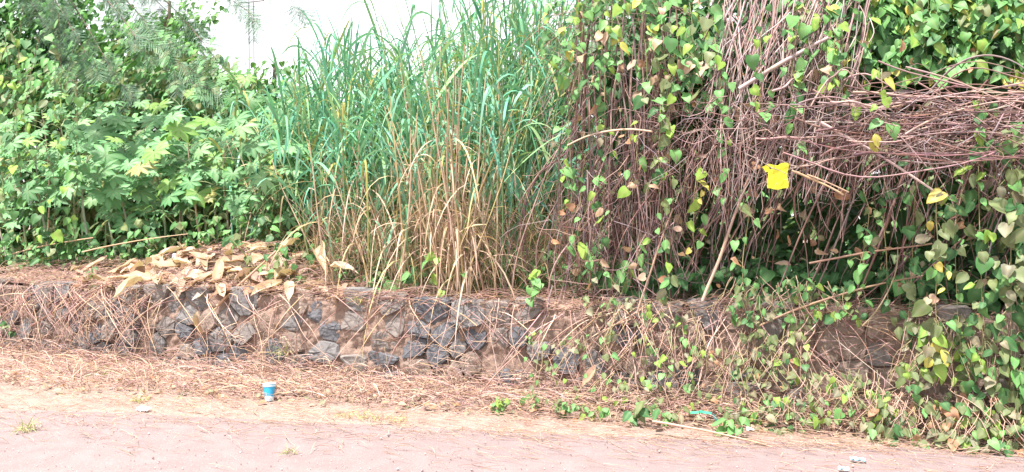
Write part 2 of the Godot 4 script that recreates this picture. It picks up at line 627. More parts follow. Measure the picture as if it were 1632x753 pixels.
func leafy_tree(called: String, base: Vector3, height: float, spread: Vector3, n: int, m: Mesh, tint: Color, label: String) -> void:
	var t := thing(called, base, label, "tree", "")
	var b := Buf.new()
	var top := Vector3(rf(-0.3, 0.3), height, 0)
	tube(b, wander(Vector3.ZERO, top, Vector3.ZERO, 0.1, 10), 0.13, 0.03, 7, Color(0.2, 0.15, 0.12))
	var trunk := part("trunk", b.mesh(M.stem), t)
	for i in 9:
		b = Buf.new()
		var a := top * rf(0.35, 0.9)
		tube(b, wander(a, a + Vector3(rf(-1, 1) * spread.x, rf(0.1, 0.6) * spread.y, rf(-1, 1) * spread.z), Vector3(0, 0.1, 0), 0.08, 7), 0.04, 0.01, 4, Color(0.2, 0.15, 0.12))
		part("limb", b.mesh(M.stem), trunk)
	var pl: Array[Transform3D] = []
	var tc := PackedColorArray()
	var c := Vector3(0, height * 0.72, 0)
	for i in n:
		var q := rv(1.0)
		while q.length() > 1.0: q = rv(1.0)
		q *= (0.75 + 0.45 * relief.get_noise_3dv(q * 60.0 + base * 20.0) * 2.0)
		pl.append(tumble(c + q * spread, rf(0.8, 1.3)))
		tc.append(jit(tint, 0.15))
	mass("crown", m, pl, tc, t)

func background() -> void:
	var dim := cluster("oval", ["deep", "fresh", "olive"], 14, 0.28, 0.085)
	var wide := cluster("heart", ["fresh", "deep", "fresh"], 12, 0.3, 0.12)
	# undergrowth filling the bank behind the tall plants
	var pl: Array[Transform3D] = []
	var tc := PackedColorArray()
	for i in 3900:
		var z := rf(-3.6, -6.5)
		var x := rf(-16.0, 3.0)
		var top := 3.0 + 0.5 * relief.get_noise_2d(x * 30.0, 0.0)
		var y := rf(0.9, top)
		if i % 3 == 0: y = rf(0.9, 1.9)
		if x < -8.6: y = rf(0.9, top + 1.2)
		if x > -3.2: y = rf(0.9, top + 1.0)
		pl.append(tumble(Vector3(x, y, z), rf(0.9, 1.5)))
		tc.append(jit(Color(1, 1, 1), 0.12))
	mass("undergrowth", dim, pl, tc, self, "dense green undergrowth filling the ground behind the castor plants and grass", "undergrowth")
	leafy_tree("leafy_tree", Vector3(-14.0, 0.9, -6.0), 5.6, Vector3(2.3, 2.3, 1.3), 420, wide, Color(0.9, 1.0, 0.9), "green leafy tree behind the castor plants at the left edge")
	leafy_tree("leafy_tree", Vector3(-11.6, 0.9, -6.6), 4.9, Vector3(1.9, 1.7, 1.1), 320, wide, Color(1.15, 1.2, 0.8), "bright green bushy tree behind the castor plants below the feathery branches")
	leafy_tree("leafy_tree", Vector3(-9.2, 0.9, -6.8), 3.5, Vector3(1.4, 1.1, 1.0), 170, wide, Color(1.3, 1.25, 0.8), "pale yellowish green bush on the skyline left of the tall grass")
	# twin-post mast far off
	var mast := thing("power_mast", Vector3(-29.6, 0, -34.0), "slim grey twin-post mast far off against the white sky", "mast")
	for k in 2:
		var b := Buf.new()
		tube(b, wander(Vector3(k * 0.34, 0, 0), Vector3(k * 0.34, 16.0, 0), Vector3.ZERO, 0.0, 4), 0.05, 0.045, 6, Color(0.3, 0.32, 0.34))
		part("post", b.mesh(M.stem), mast)
	var b2 := Buf.new()
	for y in [14.5]:
		tube(b2, PackedVector3Array([Vector3(-0.7, y, 0), Vector3(1.05, y, 0)]), 0.06, 0.06, 4, Color(0.3, 0.32, 0.34))
	part("crossarm", b2.mesh(M.stem), mast)

	# feathery tree leaning in from the top left
	var root := at(-60, 350, -2.0)
	root.y = 0.85
	var ft := thing("feathery_tree", root, "feathery-leaved tree reaching its drooping branches across the top left", "tree")
	var fb := Buf.new()
	var bark := Color(0.22, 0.17, 0.14)
	var hub := at(-10, -110, -1.8) - root
	tube(fb, wander(Vector3.ZERO, hub, Vector3(-0.2, 0, 0), 0.1, 12), 0.085, 0.05, 7, bark)
	part("trunk", fb.mesh(M.stem), ft)
	var fronds := 0
	for L in [[470, 2, -1.6, 0.4], [400, 22, -1.4, 0.4], [345, 95, -1.5, 0.5], [300, 130, -1.3, 0.45], [235, 90, -1.2, 0.35], [190, 140, -1.3, 0.3], [140, 90, -1.1, 0.2], [290, 30, -1.9, 0.4], [100, 120, -1.4, 0.1]]:
		var bb := Buf.new()
		var pts := wander(hub, at(L[0], L[1], L[2]) - root, Vector3(0, L[3], 0), 0.06, 16)
		tube(bb, pts, 0.02, 0.004, 5, bark)
		var limb := part("limb", bb.mesh(M.stem), ft)
		for i in range(5, 16):
			for q in 3:
				fronds += 1
				var n := Vector3(rf(-0.5, 0.5), rf(0.15, 0.9), rf(0.3, 1.0))
				part("frond", leaf_mesh("feather", ["blue"]), limb, facing(n, rf(0.1, 1.2), rf(0.24, 0.42), pts[i] + rv(0.07)))

# ---------------------------------------------------------------- castor plants
func castor(base: Vector3, height: float, lean: Vector3, n: int, size: float, pals: Array, label: String) -> void:
	var t := thing("castor_plant", base, label, "plant", "castor plants on the bank")
	var top := Vector3(lean.x, height, lean.z)
	var spine := wander(Vector3.ZERO, top, Vector3(rf(-0.1, 0.1), 0, rf(-0.05, 0.05)), 0.05, 10)
	var sb := Buf.new()
	var sc := jit(pick([Color(0.42, 0.45, 0.34), Color(0.26, 0.32, 0.18), Color(0.4, 0.34, 0.26)]), 0.15)
	tube(sb, spine, 0.016, 0.007, 5, sc)
	var spots := []
	for i in n:
		var u := clampf(1.0 - 0.62 * pow(rf(0, 1), 0.9), 0.0, 0.99)
		var o := spine[int(u * 9)].lerp(spine[mini(9, int(u * 9) + 1)], u * 9 - int(u * 9))
		var ang := i * 2.4 + rf(-0.4, 0.4)
		var d := Vector3(cos(ang), rf(0.1, 0.75), sin(ang) * 0.9 + 0.2)
		var e := o + d.normalized() * rf(0.2, 0.46)
		tube(sb, wander(o, e, Vector3(0, 0.04, 0), 0.01, 5), 0.005, 0.003, 3, Color(0.3, 0.34, 0.18))
		var nn := Vector3(d.x * 0.45 + rf(-0.3, 0.3), rf(0.35, 1.0), d.z * 0.4 + rf(0.25, 0.8))
		spots.append(facing(nn, rf(-0.7, 0.7) - d.x * 0.4, size * rf(0.6, 1.2), e))
	part("stem", sb.mesh(M.stem), t)
	for s in spots:
		part("leaf", leaf_mesh("star", pals), t, s)

func castor_plants() -> void:
	# front row, seen stem and all
	var k := 0
	for f in [[30, -0.95, 1.15, 12], [88, -0.8, 1.25, 13], [150, -0.9, 1.3, 14], [205, -1.1, 1.3, 15], [262, -1.25, 1.5, 17], [318, -1.2, 1.45, 18], [368, -1.15, 1.35, 18], [418, -1.0, 1.3, 17], [462, -1.2, 1.2, 14]]:
		var p := at(f[0], 350, f[1])
		p.y = bank_h(p.x, p.z) - 0.02
		castor(p, f[2] * rf(0.9, 1.1), Vector3(rf(-0.15, 0.15), 0, rf(-0.05, 0.15)), int(f[3] * 1.4), rf(0.29, 0.4), ["mint", "mint", "green", "pale", "mint", "green", "mint", "green", "lime", "pale", "mint", "amber"] if k % 3 != 2 else ["mint", "green", "lime", "pale", "mint"], "star-leaved castor plant, %s from the left in the front row on the bank" % ORD[k])
		k += 1
	k = 0
	for px in [-20, 45, 105, 165, 225, 285, 340, 395, 440, 485]:
		var p := at(px, 350, rf(-1.9, -2.4))
		p.y = bank_h(p.x, p.z) - 0.02
		castor(p, rf(1.65, 2.05), Vector3(rf(-0.2, 0.2), 0, rf(0, 0.2)), 30, rf(0.31, 0.42), ["mint", "green", "mint", "pale", "green"], "castor plant, %s from the left in the middle row above the front stems" % ORD[k])
		k += 1
	k = 0
	for px in [10, 70, 130, 185, 240, 300, 350, 400, 450, 500]:
		var p := at(px, 350, rf(-3.0, -3.7))
		p.y = bank_h(p.x, p.z) - 0.02
		castor(p, rf(2.3, 2.7) - (0.15 if px > 330 else 0.0), Vector3(rf(-0.2, 0.2), 0, rf(0, 0.2)), 30, rf(0.32, 0.42), ["mint", "pale", "mint", "lime", "green"], "tall castor plant, %s from the left in the back row below the skyline" % ORD[k])
		k += 1

# ---------------------------------------------------------------- tall grass
func grass_clump(base: Vector3, height: float, canes: int, dry: float, blades: int, span: float, own_canes: bool, label: String) -> void:
	var rise := clampf((base.x + 6.2) / 4.2, 0.0, 1.0)
	if not own_canes: height += 1.05 * rise * rise
	var t := thing("tall_grass", base, label, "grass clump", "tall grass clumps behind the wall")
	var gb := Buf.new()
	var cb := Buf.new()
	for i in canes:
		var root := Vector3(rf(-span, span), 0, rf(-0.16, 0.16))
		var is_dry := rf(0, 1) < dry
		var h := height * rf(0.62, 1.05) * (0.85 if is_dry else 1.0)
		var lean := Vector3(rng.randfn(0.0, 0.2) * h + root.x * 0.3, h, rf(-0.12, 0.25) * h)
		var sp := wander(root, root + lean, Vector3(rf(-0.06, 0.06), 0, 0), 0.025, 9)
		var straw: Color = pick([Color(0.55, 0.41, 0.29), Color(0.64, 0.5, 0.37), Color(0.47, 0.33, 0.24), Color(0.55, 0.44, 0.24)])
		var col: Color = straw if is_dry else pick([Color(0.2, 0.3, 0.13), Color(0.3, 0.34, 0.15), Color(0.16, 0.26, 0.13)])
		var one := Buf.new() if own_canes else cb
		tube(one, sp, rf(0.006, 0.011), 0.0045, 4, col)
		if own_canes: part("cane", one.mesh(M.stem), t)
		for q in blades:
			var u := rf(0.3, 1.0) if not is_dry else rf(0.15, 0.95)
			var o := sp[int(u * 8)].lerp(sp[mini(8, int(u * 8) + 1)], u * 8 - int(u * 8))
			var ang := rf(0, TAU)
			var d := Vector3(cos(ang) * rf(0.2, 1.15), 1.0, sin(ang) * rf(0.2, 0.8)).normalized()
			if is_dry and u < 0.75:
				blade(gb, o, Vector3(cos(ang), rf(-0.1, 0.8), sin(ang)).normalized(), rf(0.3, 0.75), rf(0.008, 0.018), rf(0.5, 1.4), jit(straw, 0.15), 6)
			else:
				var g: Color = pick([Color(0.165, 0.39, 0.23), Color(0.215, 0.44, 0.29), Color(0.115, 0.31, 0.19), Color(0.26, 0.44, 0.21), Color(0.14, 0.37, 0.265)])
				if rf(0, 1) < 0.07: g = Color(0.42, 0.4, 0.14)
				blade(gb, o, d, rf(0.6, 1.2), rf(0.016, 0.034), rf(0.1, 0.9) * (1.0 if rf(0, 1) < 0.7 else 1.6), jit(g, 0.15), 8, 2.4)
	if not own_canes: part("canes", cb.mesh(M.stem), t).set_meta("kind", "stuff")
	part("blades", gb.mesh(M.leaf), t).set_meta("kind", "stuff")

func tall_grass() -> void:
	var k := 0
	for f in [[505, -0.75, 1.75, 9, 0.45], [560, -0.6, 1.9, 10, 0.6], [612, -0.45, 1.8, 10, 0.65], [660, -0.4, 2.1, 12, 0.85], [706, -0.3, 2.4, 17, 0.9], [735, -0.32, 2.5, 22, 0.92], [772, -0.4, 2.2, 13, 0.85], [822, -0.5, 1.7, 8, 0.7]]:
		var p := at(f[0], 430, f[1])
		p.y = bank_h(p.x, p.z) - 0.02
		grass_clump(p, f[2], f[3], f[4], 7, 0.17 if k != 5 else 0.1, true, "clump of straw-coloured dry canes, %s from the left along the wall top" % ORD[k])
		k += 1
	k = 0
	for px in [455, 500, 545, 590, 640, 690, 740, 790, 835]:
		var p := at(px, 380, rf(-1.2, -1.6))
		p.y = bank_h(p.x, p.z) - 0.02
		grass_clump(p, rf(2.0, 2.3) - (0.4 if px < 500 else 0.0), 15, 0.22, 9, 0.24, false, "tall green grass clump, %s from the left just behind the dry canes" % ORD[k])
		k += 1
	k = 0
	for px in [440, 490, 540, 590, 640, 690, 740, 785, 825, 865, 900]:
		var p := at(px, 380, rf(-2.3, -2.9))
		p.y = bank_h(p.x, p.z) - 0.02
		grass_clump(p, rf(2.35, 2.65) + (0.5 if px > 780 else 0.0) - (0.3 if px < 500 else 0.0), 17, 0.05, 9, 0.3, false, "tall mint green grass clump, %s from the left in the second row" % ORD[k])
		k += 1
	k = 0
	for px in [430, 490, 550, 610, 670, 720, 770, 815, 860, 905]:
		var p := at(px, 380, rf(-3.6, -4.3))
		p.y = bank_h(p.x, p.z) - 0.02
		grass_clump(p, rf(2.5, 2.9) + (0.5 if px > 780 else 0.0) - (0.3 if px < 550 else 0.0), 18, 0.0, 9, 0.38, false, "hazy green grass clump, %s from the left in the skyline row" % ORD[k])
		k += 1

# ---------------------------------------------------------------- vines
func vine(called: String, label: String, category: String, group: String, path: PackedVector3Array, step: float, spread: float, kind: String, s0: float, s1: float, pals: Array, stem_col: Color, face := Vector3(0, 0.55, 1), r := 0.004) -> Node3D:
	var t := thing(called, path[0], label, category, group)
	var b := Buf.new()
	var rel := PackedVector3Array()
	for q in path: rel.append(q - path[0])
	tube(b, rel, r, r * 0.5, 4, stem_col)
	var spots := []
	for i in rel.size() - 1:
		var seg := rel[i + 1] - rel[i]
		var n := int(seg.length() / step + rf(0, 1))
		for q in n:
			var o := rel[i] + seg * rf(0, 1)
			var e := o + Vector3(rf(-1, 1), rf(-0.5, 0.6), rf(0.05, 1)) * spread
			tube(b, PackedVector3Array([o, (o + e) * 0.5 + Vector3(0, 0.25 * spread, 0), e]), 0.002, 0.0015, 3, stem_col)
			spots.append([facing(face + Vector3(rf(-1.0, 1.0), rf(-0.5, 0.7), rf(-0.5, 0.3)), rf(-0.9, 0.9), s0 + (s1 - s0) * pow(rf(0, 1), 1.4), e), kind if rf(0, 1) < 0.72 else "oval"])
	part("stem", b.mesh(M.stem), t)
	for s in spots:
		var tr: Transform3D = s[0]
		if s[1] == "oval": tr.basis = tr.basis * Basis.from_scale(Vector3.ONE * 0.72)
		part("leaf", leaf_mesh(s[1], pals), t, tr)
	return t

func dead_col() -> Color:
	return jit(pick([Color(0.29, 0.18, 0.16), Color(0.36, 0.245, 0.225), Color(0.21, 0.125, 0.115), Color(0.31, 0.245, 0.245), Color(0.16, 0.1, 0.095), Color(0.4, 0.29, 0.265)]), 0.18)

func stem_part(t: Node3D, pts: PackedVector3Array, r0: float, r1: float, col: Color, sides := 4, called := "stem") -> void:
	var b := Buf.new()
	var rel := PackedVector3Array()
	for q in pts: rel.append(q - t.position)
	tube(b, rel, r0, r1, sides, col)
	part(called, b.mesh(M.stem), t)

func thicket() -> void:
	# leaning stems under the overhang
	var t := thing("dead_vine_curtain", Vector3(0.2, 0.8, -0.4), "curtain of leaning reddish brown dead vine stems under the overhang", "dead vine")
	for i in 165:
		var x := rf(-1.7, 2.9)
		var z := -0.05 - 1.1 * pow(rf(0, 1), 1.1)
		var top := Vector3(x + rf(0.1, 0.75), rf(1.95, 2.55), z + rf(-0.1, 0.25))
		var foot := Vector3(x - rf(-0.1, 0.55), 0, z + rf(-0.15, 0.1))
		foot.y = bank_h(foot.x, foot.z) - 0.02
		if x > 0.35 and rf(0, 1) < 0.5: foot.y += rf(0.5, 1.0)
		stem_part(t, wander(top, foot, Vector3(rf(-0.35, 0.12), rf(-0.1, 0.15), rf(0, 0.15)), 0.06, 14), rf(0.003, 0.007) if rf(0, 1) < 0.75 else rf(0.007, 0.013), rf(0.003, 0.007), dead_col())
	var b := Buf.new()
	for i in 300:      # thin dead tendrils among them
		var x := rf(-1.8, 3.0)
		var z := 0.05 - 1.3 * rf(0, 1)
		var a := Vector3(x, rf(1.0, 2.6), z)
		tube(b, wander(a, a + Vector3(rf(-0.45, 0.2), rf(-0.9, -0.15), rf(-0.12, 0.15)), rv(0.1), 0.07, 7), rf(0.0018, 0.004), 0.0015, 3, dead_col())
	for k in b.v.size(): b.v[k] -= t.position
	part("tendrils", b.mesh(M.stem), t).set_meta("kind", "stuff")

	# mat of stems lying along the overhang
	t = thing("dead_vine_mat", Vector3(0.9, 2.1, 0.1), "jutting mat of pinkish brown dead stems lying along below the leafy canopy", "dead vine")
	for i in 285:
		var x := rf(0.15, 3.6)
		var y := 2.27 + rf(-0.42, 0.14) * (0.5 + 0.5 * rf(0, 1))
		var z := rf(-0.4, 0.58) - 0.25 * maxf(0.0, y - 2.3)
		var len := rf(0.5, 1.5) if x > 0.6 else rf(0.3, 0.9)
		var slope := rf(-0.14, 0.16)
		if rf(0, 1) < 0.18: slope = rf(-0.6, 0.6)
		if slope > 0.2: y -= 0.18
		var a := Vector3(x - len * 0.5, y - slope * len * 0.5, z)
		var e := Vector3(x + len * 0.5, y + slope * len * 0.5, z + rf(-0.15, 0.15))
		stem_part(t, wander(a, e, Vector3(0, rf(-0.14, 0.2), rf(-0.05, 0.1)), 0.07, 14), rf(0.003, 0.007) if rf(0, 1) < 0.85 else rf(0.007, 0.011), rf(0.002, 0.005), dead_col())
	b = Buf.new()
	for i in 800:
		var a := Vector3(rf(-0.9, 3.6), rf(1.9, 2.38), rf(-0.4, 0.58))
		var d := Vector3(rf(-0.5, 0.5), rf(-0.35, 0.12), rf(-0.15, 0.15))
		tube(b, wander(a, a + d, rv(0.12), 0.08, 7), rf(0.0018, 0.0042), 0.0015, 3, dead_col())
	for i in 260:      # ends dangling from the mat
		var a := Vector3(rf(-0.5, 2.6), rf(1.95, 2.3), rf(0.0, 0.36))
		tube(b, wander(a, a + Vector3(rf(-0.2, 0.15), rf(-0.75, -0.2), rf(-0.05, 0.05)), rv(0.07), 0.05, 8), rf(0.002, 0.0045), 0.0015, 3, dead_col())
	for k in b.v.size(): b.v[k] -= t.position
	part("tendrils", b.mesh(M.stem), t).set_meta("kind", "stuff")

	# pale bundle spilling through the gap in the canopy
	t = thing("dead_vine_bundle", Vector3(-0.1, 2.3, 0.05), "pale bundle of dead stems spilling down through the canopy gap", "dead vine")
	for i in 190:
		var top := Vector3(rf(-0.35, 0.75), rf(2.9, 3.6), rf(-0.35, 0.05))
		var low := Vector3(-0.25 + (top.x + 0.25) * 0.7 + rf(-0.45, 0.25), rf(1.6, 2.6), rf(0.0, 0.3))
		stem_part(t, wander(top, low, Vector3(rf(-0.1, 0.1), 0, 0.1), 0.05, 11), rf(0.003, 0.009), 0.003, jit(pick([Color(0.4, 0.32, 0.31), Color(0.36, 0.26, 0.24), Color(0.28, 0.19, 0.17), Color(0.46, 0.37, 0.35)]), 0.15))

	# upright stems between grass and thicket
	t = thing("dead_vine_column", Vector3(-1.4, 0.8, -0.15), "column of upright dead stems between the tall grass and the thicket", "dead vine")
	for i in 110:
		var x := rf(-1.5, -0.7)
		var a := Vector3(x, rf(1.6, 3.5), rf(-0.5, 0.15))
		var e := Vector3(x + rf(-0.3, 0.25), rf(0.8, 1.5), rf(-0.5, 0.05))
		stem_part(t, wander(a, e, rv(0.12), 0.06, 12), rf(0.003, 0.009), 0.003, dead_col())
	b = Buf.new()
	for i in 420:
		var a := Vector3(rf(-1.7, -0.6), rf(0.9, 3.4), rf(-0.6, 0.2))
		tube(b, wander(a, a + Vector3(rf(-0.4, 0.4), rf(-0.6, 0.2), rf(-0.15, 0.15)), rv(0.12), 0.08, 7), rf(0.0018, 0.004), 0.0015, 3, dead_col())
	for k in b.v.size(): b.v[k] -= t.position
	part("tendrils", b.mesh(M.stem), t).set_meta("kind", "stuff")

	# single branches one can follow
	for s in [[1308, 195, 1492, 308, 0.42, 0.011, Color(0.56, 0.43, 0.4), "straight pale dead stick slanting down right of the yellow plastic scrap"],
			[1178, 142, 1322, 62, 0.3, 0.017, Color(0.45, 0.36, 0.34), "thick grey branch rising right through the canopy gap"],
			[1040, 210, 905, 232, 0.25, 0.008, Color(0.6, 0.44, 0.32), "bowed pale tan branch reaching left towards the tall grass"],
			[1262, 272, 1345, 312, 0.42, 0.009, Color(0.58, 0.4, 0.26), "short tan double stick beside the yellow plastic scrap"],
			[1290, 420, 1485, 388, 0.2, 0.008, Color(0.36, 0.23, 0.17), "long brown stem crossing the dark hollow"],
			[1210, 520, 1470, 440, 0.15, 0.008, Color(0.36, 0.25, 0.18), "low bowed brown stem across the foot of the hollow"],
			[1375, 520, 1432, 395, 0.2, 0.006, Color(0.34, 0.27, 0.18), "olive brown stem curving up out of the hollow"],
			[1120, 480, 1195, 275, 0.12, 0.013, Color(0.5, 0.35, 0.28), "stout tan stem leaning right at the mouth of the hollow"],
			[1015, 500, 1075, 330, 0.1, 0.009, Color(0.42, 0.28, 0.22), "leaning brown stem left of the hollow behind the leafy weed"]]:
		var a := at(s[0], s[1], s[4])
		var e := at(s[2], s[3], s[4] - 0.06)
		var br := thing("dead_branch", a, s[7], "branch", "branches in the vine thicket")
		stem_part(br, wander(a, e, Vector3(0.06, -0.02, 0) if s[0] == 1375 else Vector3(0, 0.05, 0) if s[1] in [210, 520] else Vector3(0, 0.01, 0), 0.012, 10), s[5], s[5] * 0.7, s[6], 6, "branch")
		if s[1] == 272:
			stem_part(br, wander(a + Vector3(0.1, -0.03, 0), e + Vector3(0.03, 0.02, 0), Vector3.ZERO, 0.01, 6), 0.006, 0.004, s[6], 5, "branch")

	# leaf mass on top and at the back of the thicket, thickened to shade the hollow
	var dim := cluster("heart", ["deep"], 12, 0.26, 0.11)  # only the darkest leaf tone, so the hollow's shade is partly put into colour
	var pl: Array[Transform3D] = []
	var tc := PackedColorArray()
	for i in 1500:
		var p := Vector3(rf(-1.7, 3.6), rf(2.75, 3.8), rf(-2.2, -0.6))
		if i % 3 == 1: p = Vector3(rf(-1.3, 3.6), rf(2.45, 2.95), rf(-1.7, -0.42))  # extra roof layer added to keep sun out of the hollow
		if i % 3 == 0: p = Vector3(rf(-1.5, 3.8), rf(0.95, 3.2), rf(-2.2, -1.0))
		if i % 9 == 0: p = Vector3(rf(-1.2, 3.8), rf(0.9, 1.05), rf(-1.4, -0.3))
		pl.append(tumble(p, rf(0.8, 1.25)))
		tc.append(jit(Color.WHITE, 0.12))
	mass("vine_shade_foliage", dim, pl, tc, self, "leafy vine mass behind and above the dead stem tangle, toned dark and thickened to shade the hollow", "foliage")

	# leafy canopy, strand by strand
	var green := Color(0.22, 0.26, 0.12)
	var ks := 0
	for px in [1350, 1378, 1405, 1436, 1468, 1500, 1530, 1562, 1592, 1622, 1655, 1700, 1760, 1830]:
		var a := at(px + rf(-8, 8), -70, -0.4)
		var e := at(px + rf(-25, 25), 140 - 25 * absf(sin(px * 0.05)), -0.12)
		vine("canopy_vine", "bright green heart-leaved vine, %s from the left in the top right canopy" % ORD[ks], "vine", "vines of the leafy canopy", wander(a, e, Vector3(0, 0, 0.12), 0.05, 10), 0.0125, 0.1, "heart", 0.06, 0.118, ["fresh", "fresh", "fresh", "lime", "deep", "fresh", "fresh", "olive", "fresh", "deep", "fresh", "yellow"] if ks % 2 else ["fresh", "fresh", "lime", "fresh", "deep"], green)
		ks += 1
	ks = 0
	for px in [905, 945, 985, 1025, 1062, 1098, 1135, 1290, 1330]:
		var a := at(px + rf(-8, 8), -50, -0.1)
		var e := at(px + rf(-20, 20), rf(120, 175), 0.18)
		vine("canopy_vine", "loose heart-leaved vine, %s from the left along the canopy beside the pale stems" % ORD[ks], "vine", "vines of the leafy canopy", wander(a, e, Vector3(0, 0, 0.08), 0.05, 10), 0.03, 0.12, "heart", 0.05, 0.105, ["fresh", "fresh", "lime", "deep", "olive", "fresh", "lime", "fresh", "yellow", "fresh", "deep", "tan"], green)
		ks += 1
	# hanging strands
	for s in [[915, 110, 330, 0.0, 0.055, ["fresh", "fresh", "lime"], "green leafy strand hanging at the right edge of the tall grass"],
			[1012, 190, 300, 0.15, 0.12, ["fresh", "lime"], "sparse strand with a few bright leaves left of the dark hollow"],
			[1056, 150, 495, 0.12, 0.06, ["fresh", "olive", "lime", "deep"], "long leafy strand hanging down the left side of the hollow"],
			[960, 60, 400, 0.05, 0.07, ["fresh", "fresh", "lime", "deep"], "leafy strand hanging over the column of upright dead stems"],
			[938, 240, 440, 0.0, 0.06, ["fresh", "deep", "fresh"], "low green strand between the grass and the column of dead stems"],
			[1085, 40, 300, 0.15, 0.06, ["fresh", "lime", "olive"], "leafy strand hanging left of the pale stem bundle"],
			[1135, 60, 330, 0.2, 0.06, ["fresh", "lime", "fresh"], "leafy strand hanging just beside the pale stem bundle"],
			[1215, 20, 200, 0.3, 0.06, ["fresh", "lime", "fresh", "deep"], "leafy strand lying over the pale stem bundle"],
			[1275, 30, 240, 0.25, 0.06, ["fresh", "fresh", "deep"], "leafy strand right of the pale stem bundle above the scrap"],
			[1340, 30, 175, 0.3, 0.04, ["fresh", "fresh", "lime"], "leafy strand at the left end of the top right canopy"],
			[1400, 110, 230, 0.5, 0.07, ["fresh", "lime", "yellow"], "short strand dropping from the canopy over the stem mat"],
			[1112, 260, 410, 0.15, 0.05, ["fresh", "lime", "fresh", "yellow"], "short leafy strand hanging over the leaning brown stems"],
			[1190, 330, 500, 0.25, 0.085, ["deep", "fresh", "olive"], "thin strand of small dark leaves below the yellow plastic scrap"],
			[1372, 300, 440, 0.2, 0.05, ["deep", "fresh", "olive"], "strand of paired green leaves hanging in the dark hollow"],
			[1415, 290, 520, 0.05, 0.1, ["deep", "deep"], "dark leafy strand at the back of the hollow"],
			[1462, 250, 520, 0.1, 0.06, ["deep", "deep", "olive"], "deep green strand behind the big yellowing leaves"],
			[1492, 300, 600, 0.36, 0.036, ["yellow", "olive", "olive", "dusty", "lime", "fresh"], "strand of big yellowing leaves right of the hollow"],
			[1535, 255, 560, 0.2, 0.07, ["olive", "olive", "deep", "fresh", "lime"], "leafy strand between the yellowing leaves and the right edge curtain"],
			[1572, 140, 600, 0.3, 0.038, ["olive", "deep", "fresh", "lime", "olive"], "long leafy strand falling from the canopy second from the right edge"],
			[1610, 190, 640, 0.3, 0.03, ["olive", "deep", "olive", "fresh", "dusty"], "dense leafy strand falling along the right edge of the view"],
			[1640, 230, 640, 0.25, 0.03, ["olive", "deep", "deep", "fresh"], "leafy strand cut by the right edge of the view"],
			[1695, 200, 640, 0.25, 0.04, ["olive", "deep", "fresh"], "leafy strand just beyond the right edge of the view"],
			[1760, 200, 640, 0.2, 0.045, ["olive", "deep", "fresh"], "second leafy strand beyond the right edge of the view"],
			[1840, 200, 640, 0.2, 0.05, ["olive", "deep", "fresh"], "third leafy strand beyond the right edge of the view"]]:
		var a := at(s[0] + rf(-6, 6), s[1], s[3])
		var e := at(s[0] + rf(-12, 12), s[2], s[3] + 0.02)
		var big: float = 1.15 if s[0] > 1480 else 1.0
		vine("hanging_vine", s[6], "vine", "leafy strands hanging over the thicket", wander(a, e, Vector3(rf(-0.06, 0.06), 0, 0.04), 0.04, 12), s[4], 0.075, "heart", 0.045 * big, 0.1 * big, s[5], Color(0.3, 0.26, 0.14), Vector3(0, 0.35, 1))
	# dead leaves caught in the tangle
	var db := SurfaceTool.new()
	for i in 260:
		var p := Vector3(rf(-1.7, 2.2), rf(0.95, 2.75), rf(-0.35, 0.36))
		db.append_from(leaf_mesh(pick(["heart", "oval"]), ["rust", "tan", "dusty"]), 0, facing(rv(1.0) + Vector3(0, 0.2, 0.7), rf(-2, 2), rf(0.025, 0.075), p))
	var dm := db.commit()
	dm.surface_set_material(0, M.leaf)
	single("dead_leaves", dm, Transform3D(), "shrivelled brown leaves caught among the dead vine stems", "leaves", "", "stuff")

# ---------------------------------------------------------------- growth on wall, verge and bank edge
func skirt(x: float, y: float) -> float:      # how far the growth on the wall's face stands out at height y
	return 0.05 + (0.34 + 0.05 * clampf(x, -2.0, 2.0)) * pow(clampf(1.0 - y / 0.95, 0.0, 1.0), 1.3)

func patch(label: String, px: float, py: float, w: float, h: float, n: int, s0: float, s1: float, pals: Array) -> void:
	var mid := at(px, py, 0.15)
	var t := thing("creeper", Vector3(mid.x, maxf(mid.y - h * 0.5, 0.01), 0.3), label, "creeper", "creepers over the wall")
	var b := Buf.new()
	var spots := []
	for i in maxi(8, n / 3):
		var x0 := mid.x + rf(-w, w) * 0.5
		var y0 := mid.y + h * rf(0.2, 0.55)
		var a := Vector3(x0, y0, skirt(x0, y0) + 0.02)
		var x1 := x0 + rf(-0.25, 0.25)
		var y1 := maxf(0.03, mid.y - h * rf(0.2, 0.55))
		var e := Vector3(x1, y1, skirt(x1, y1) + 0.03)
		var pts := wander(a, e, Vector3(0, 0, 0.04), 0.05, 9)
		for q in pts.size(): pts[q] -= t.position
		tube(b, pts, 0.003, 0.002, 3, pick([Color(0.3, 0.26, 0.14), Color(0.48, 0.33, 0.25), Color(0.42, 0.28, 0.22)]))
	for i in n:
		var x := mid.x + rf(-0.5, 0.5) * w
		var y := maxf(0.04, mid.y + rf(-0.5, 0.5) * h)
		var p := Vector3(x, y, skirt(x, y) + rf(0.0, 0.1))
		var o := p + Vector3(rf(-0.05, 0.05), rf(-0.06, 0.03), -0.05)
		tube(b, PackedVector3Array([o - t.position, p - t.position]), 0.0018, 0.0014, 3, Color(0.28, 0.27, 0.14))
		spots.append([facing(Vector3(rf(-0.7, 0.7), rf(0.0, 1.1), rf(0.5, 1.1)), rf(-1.0, 1.0), rf(s0, s1), p - t.position), pick(["heart", "oval", "oval", "heart"])])
	part("stems", b.mesh(M.stem), t)
	for s in spots:
		var m := leaf_mesh(s[1], pals)
		var tr: Transform3D = s[0]
		if s[1] == "oval": tr.basis = tr.basis * Basis.from_scale(Vector3.ONE * 0.72)
		part("leaf", m, t, tr)

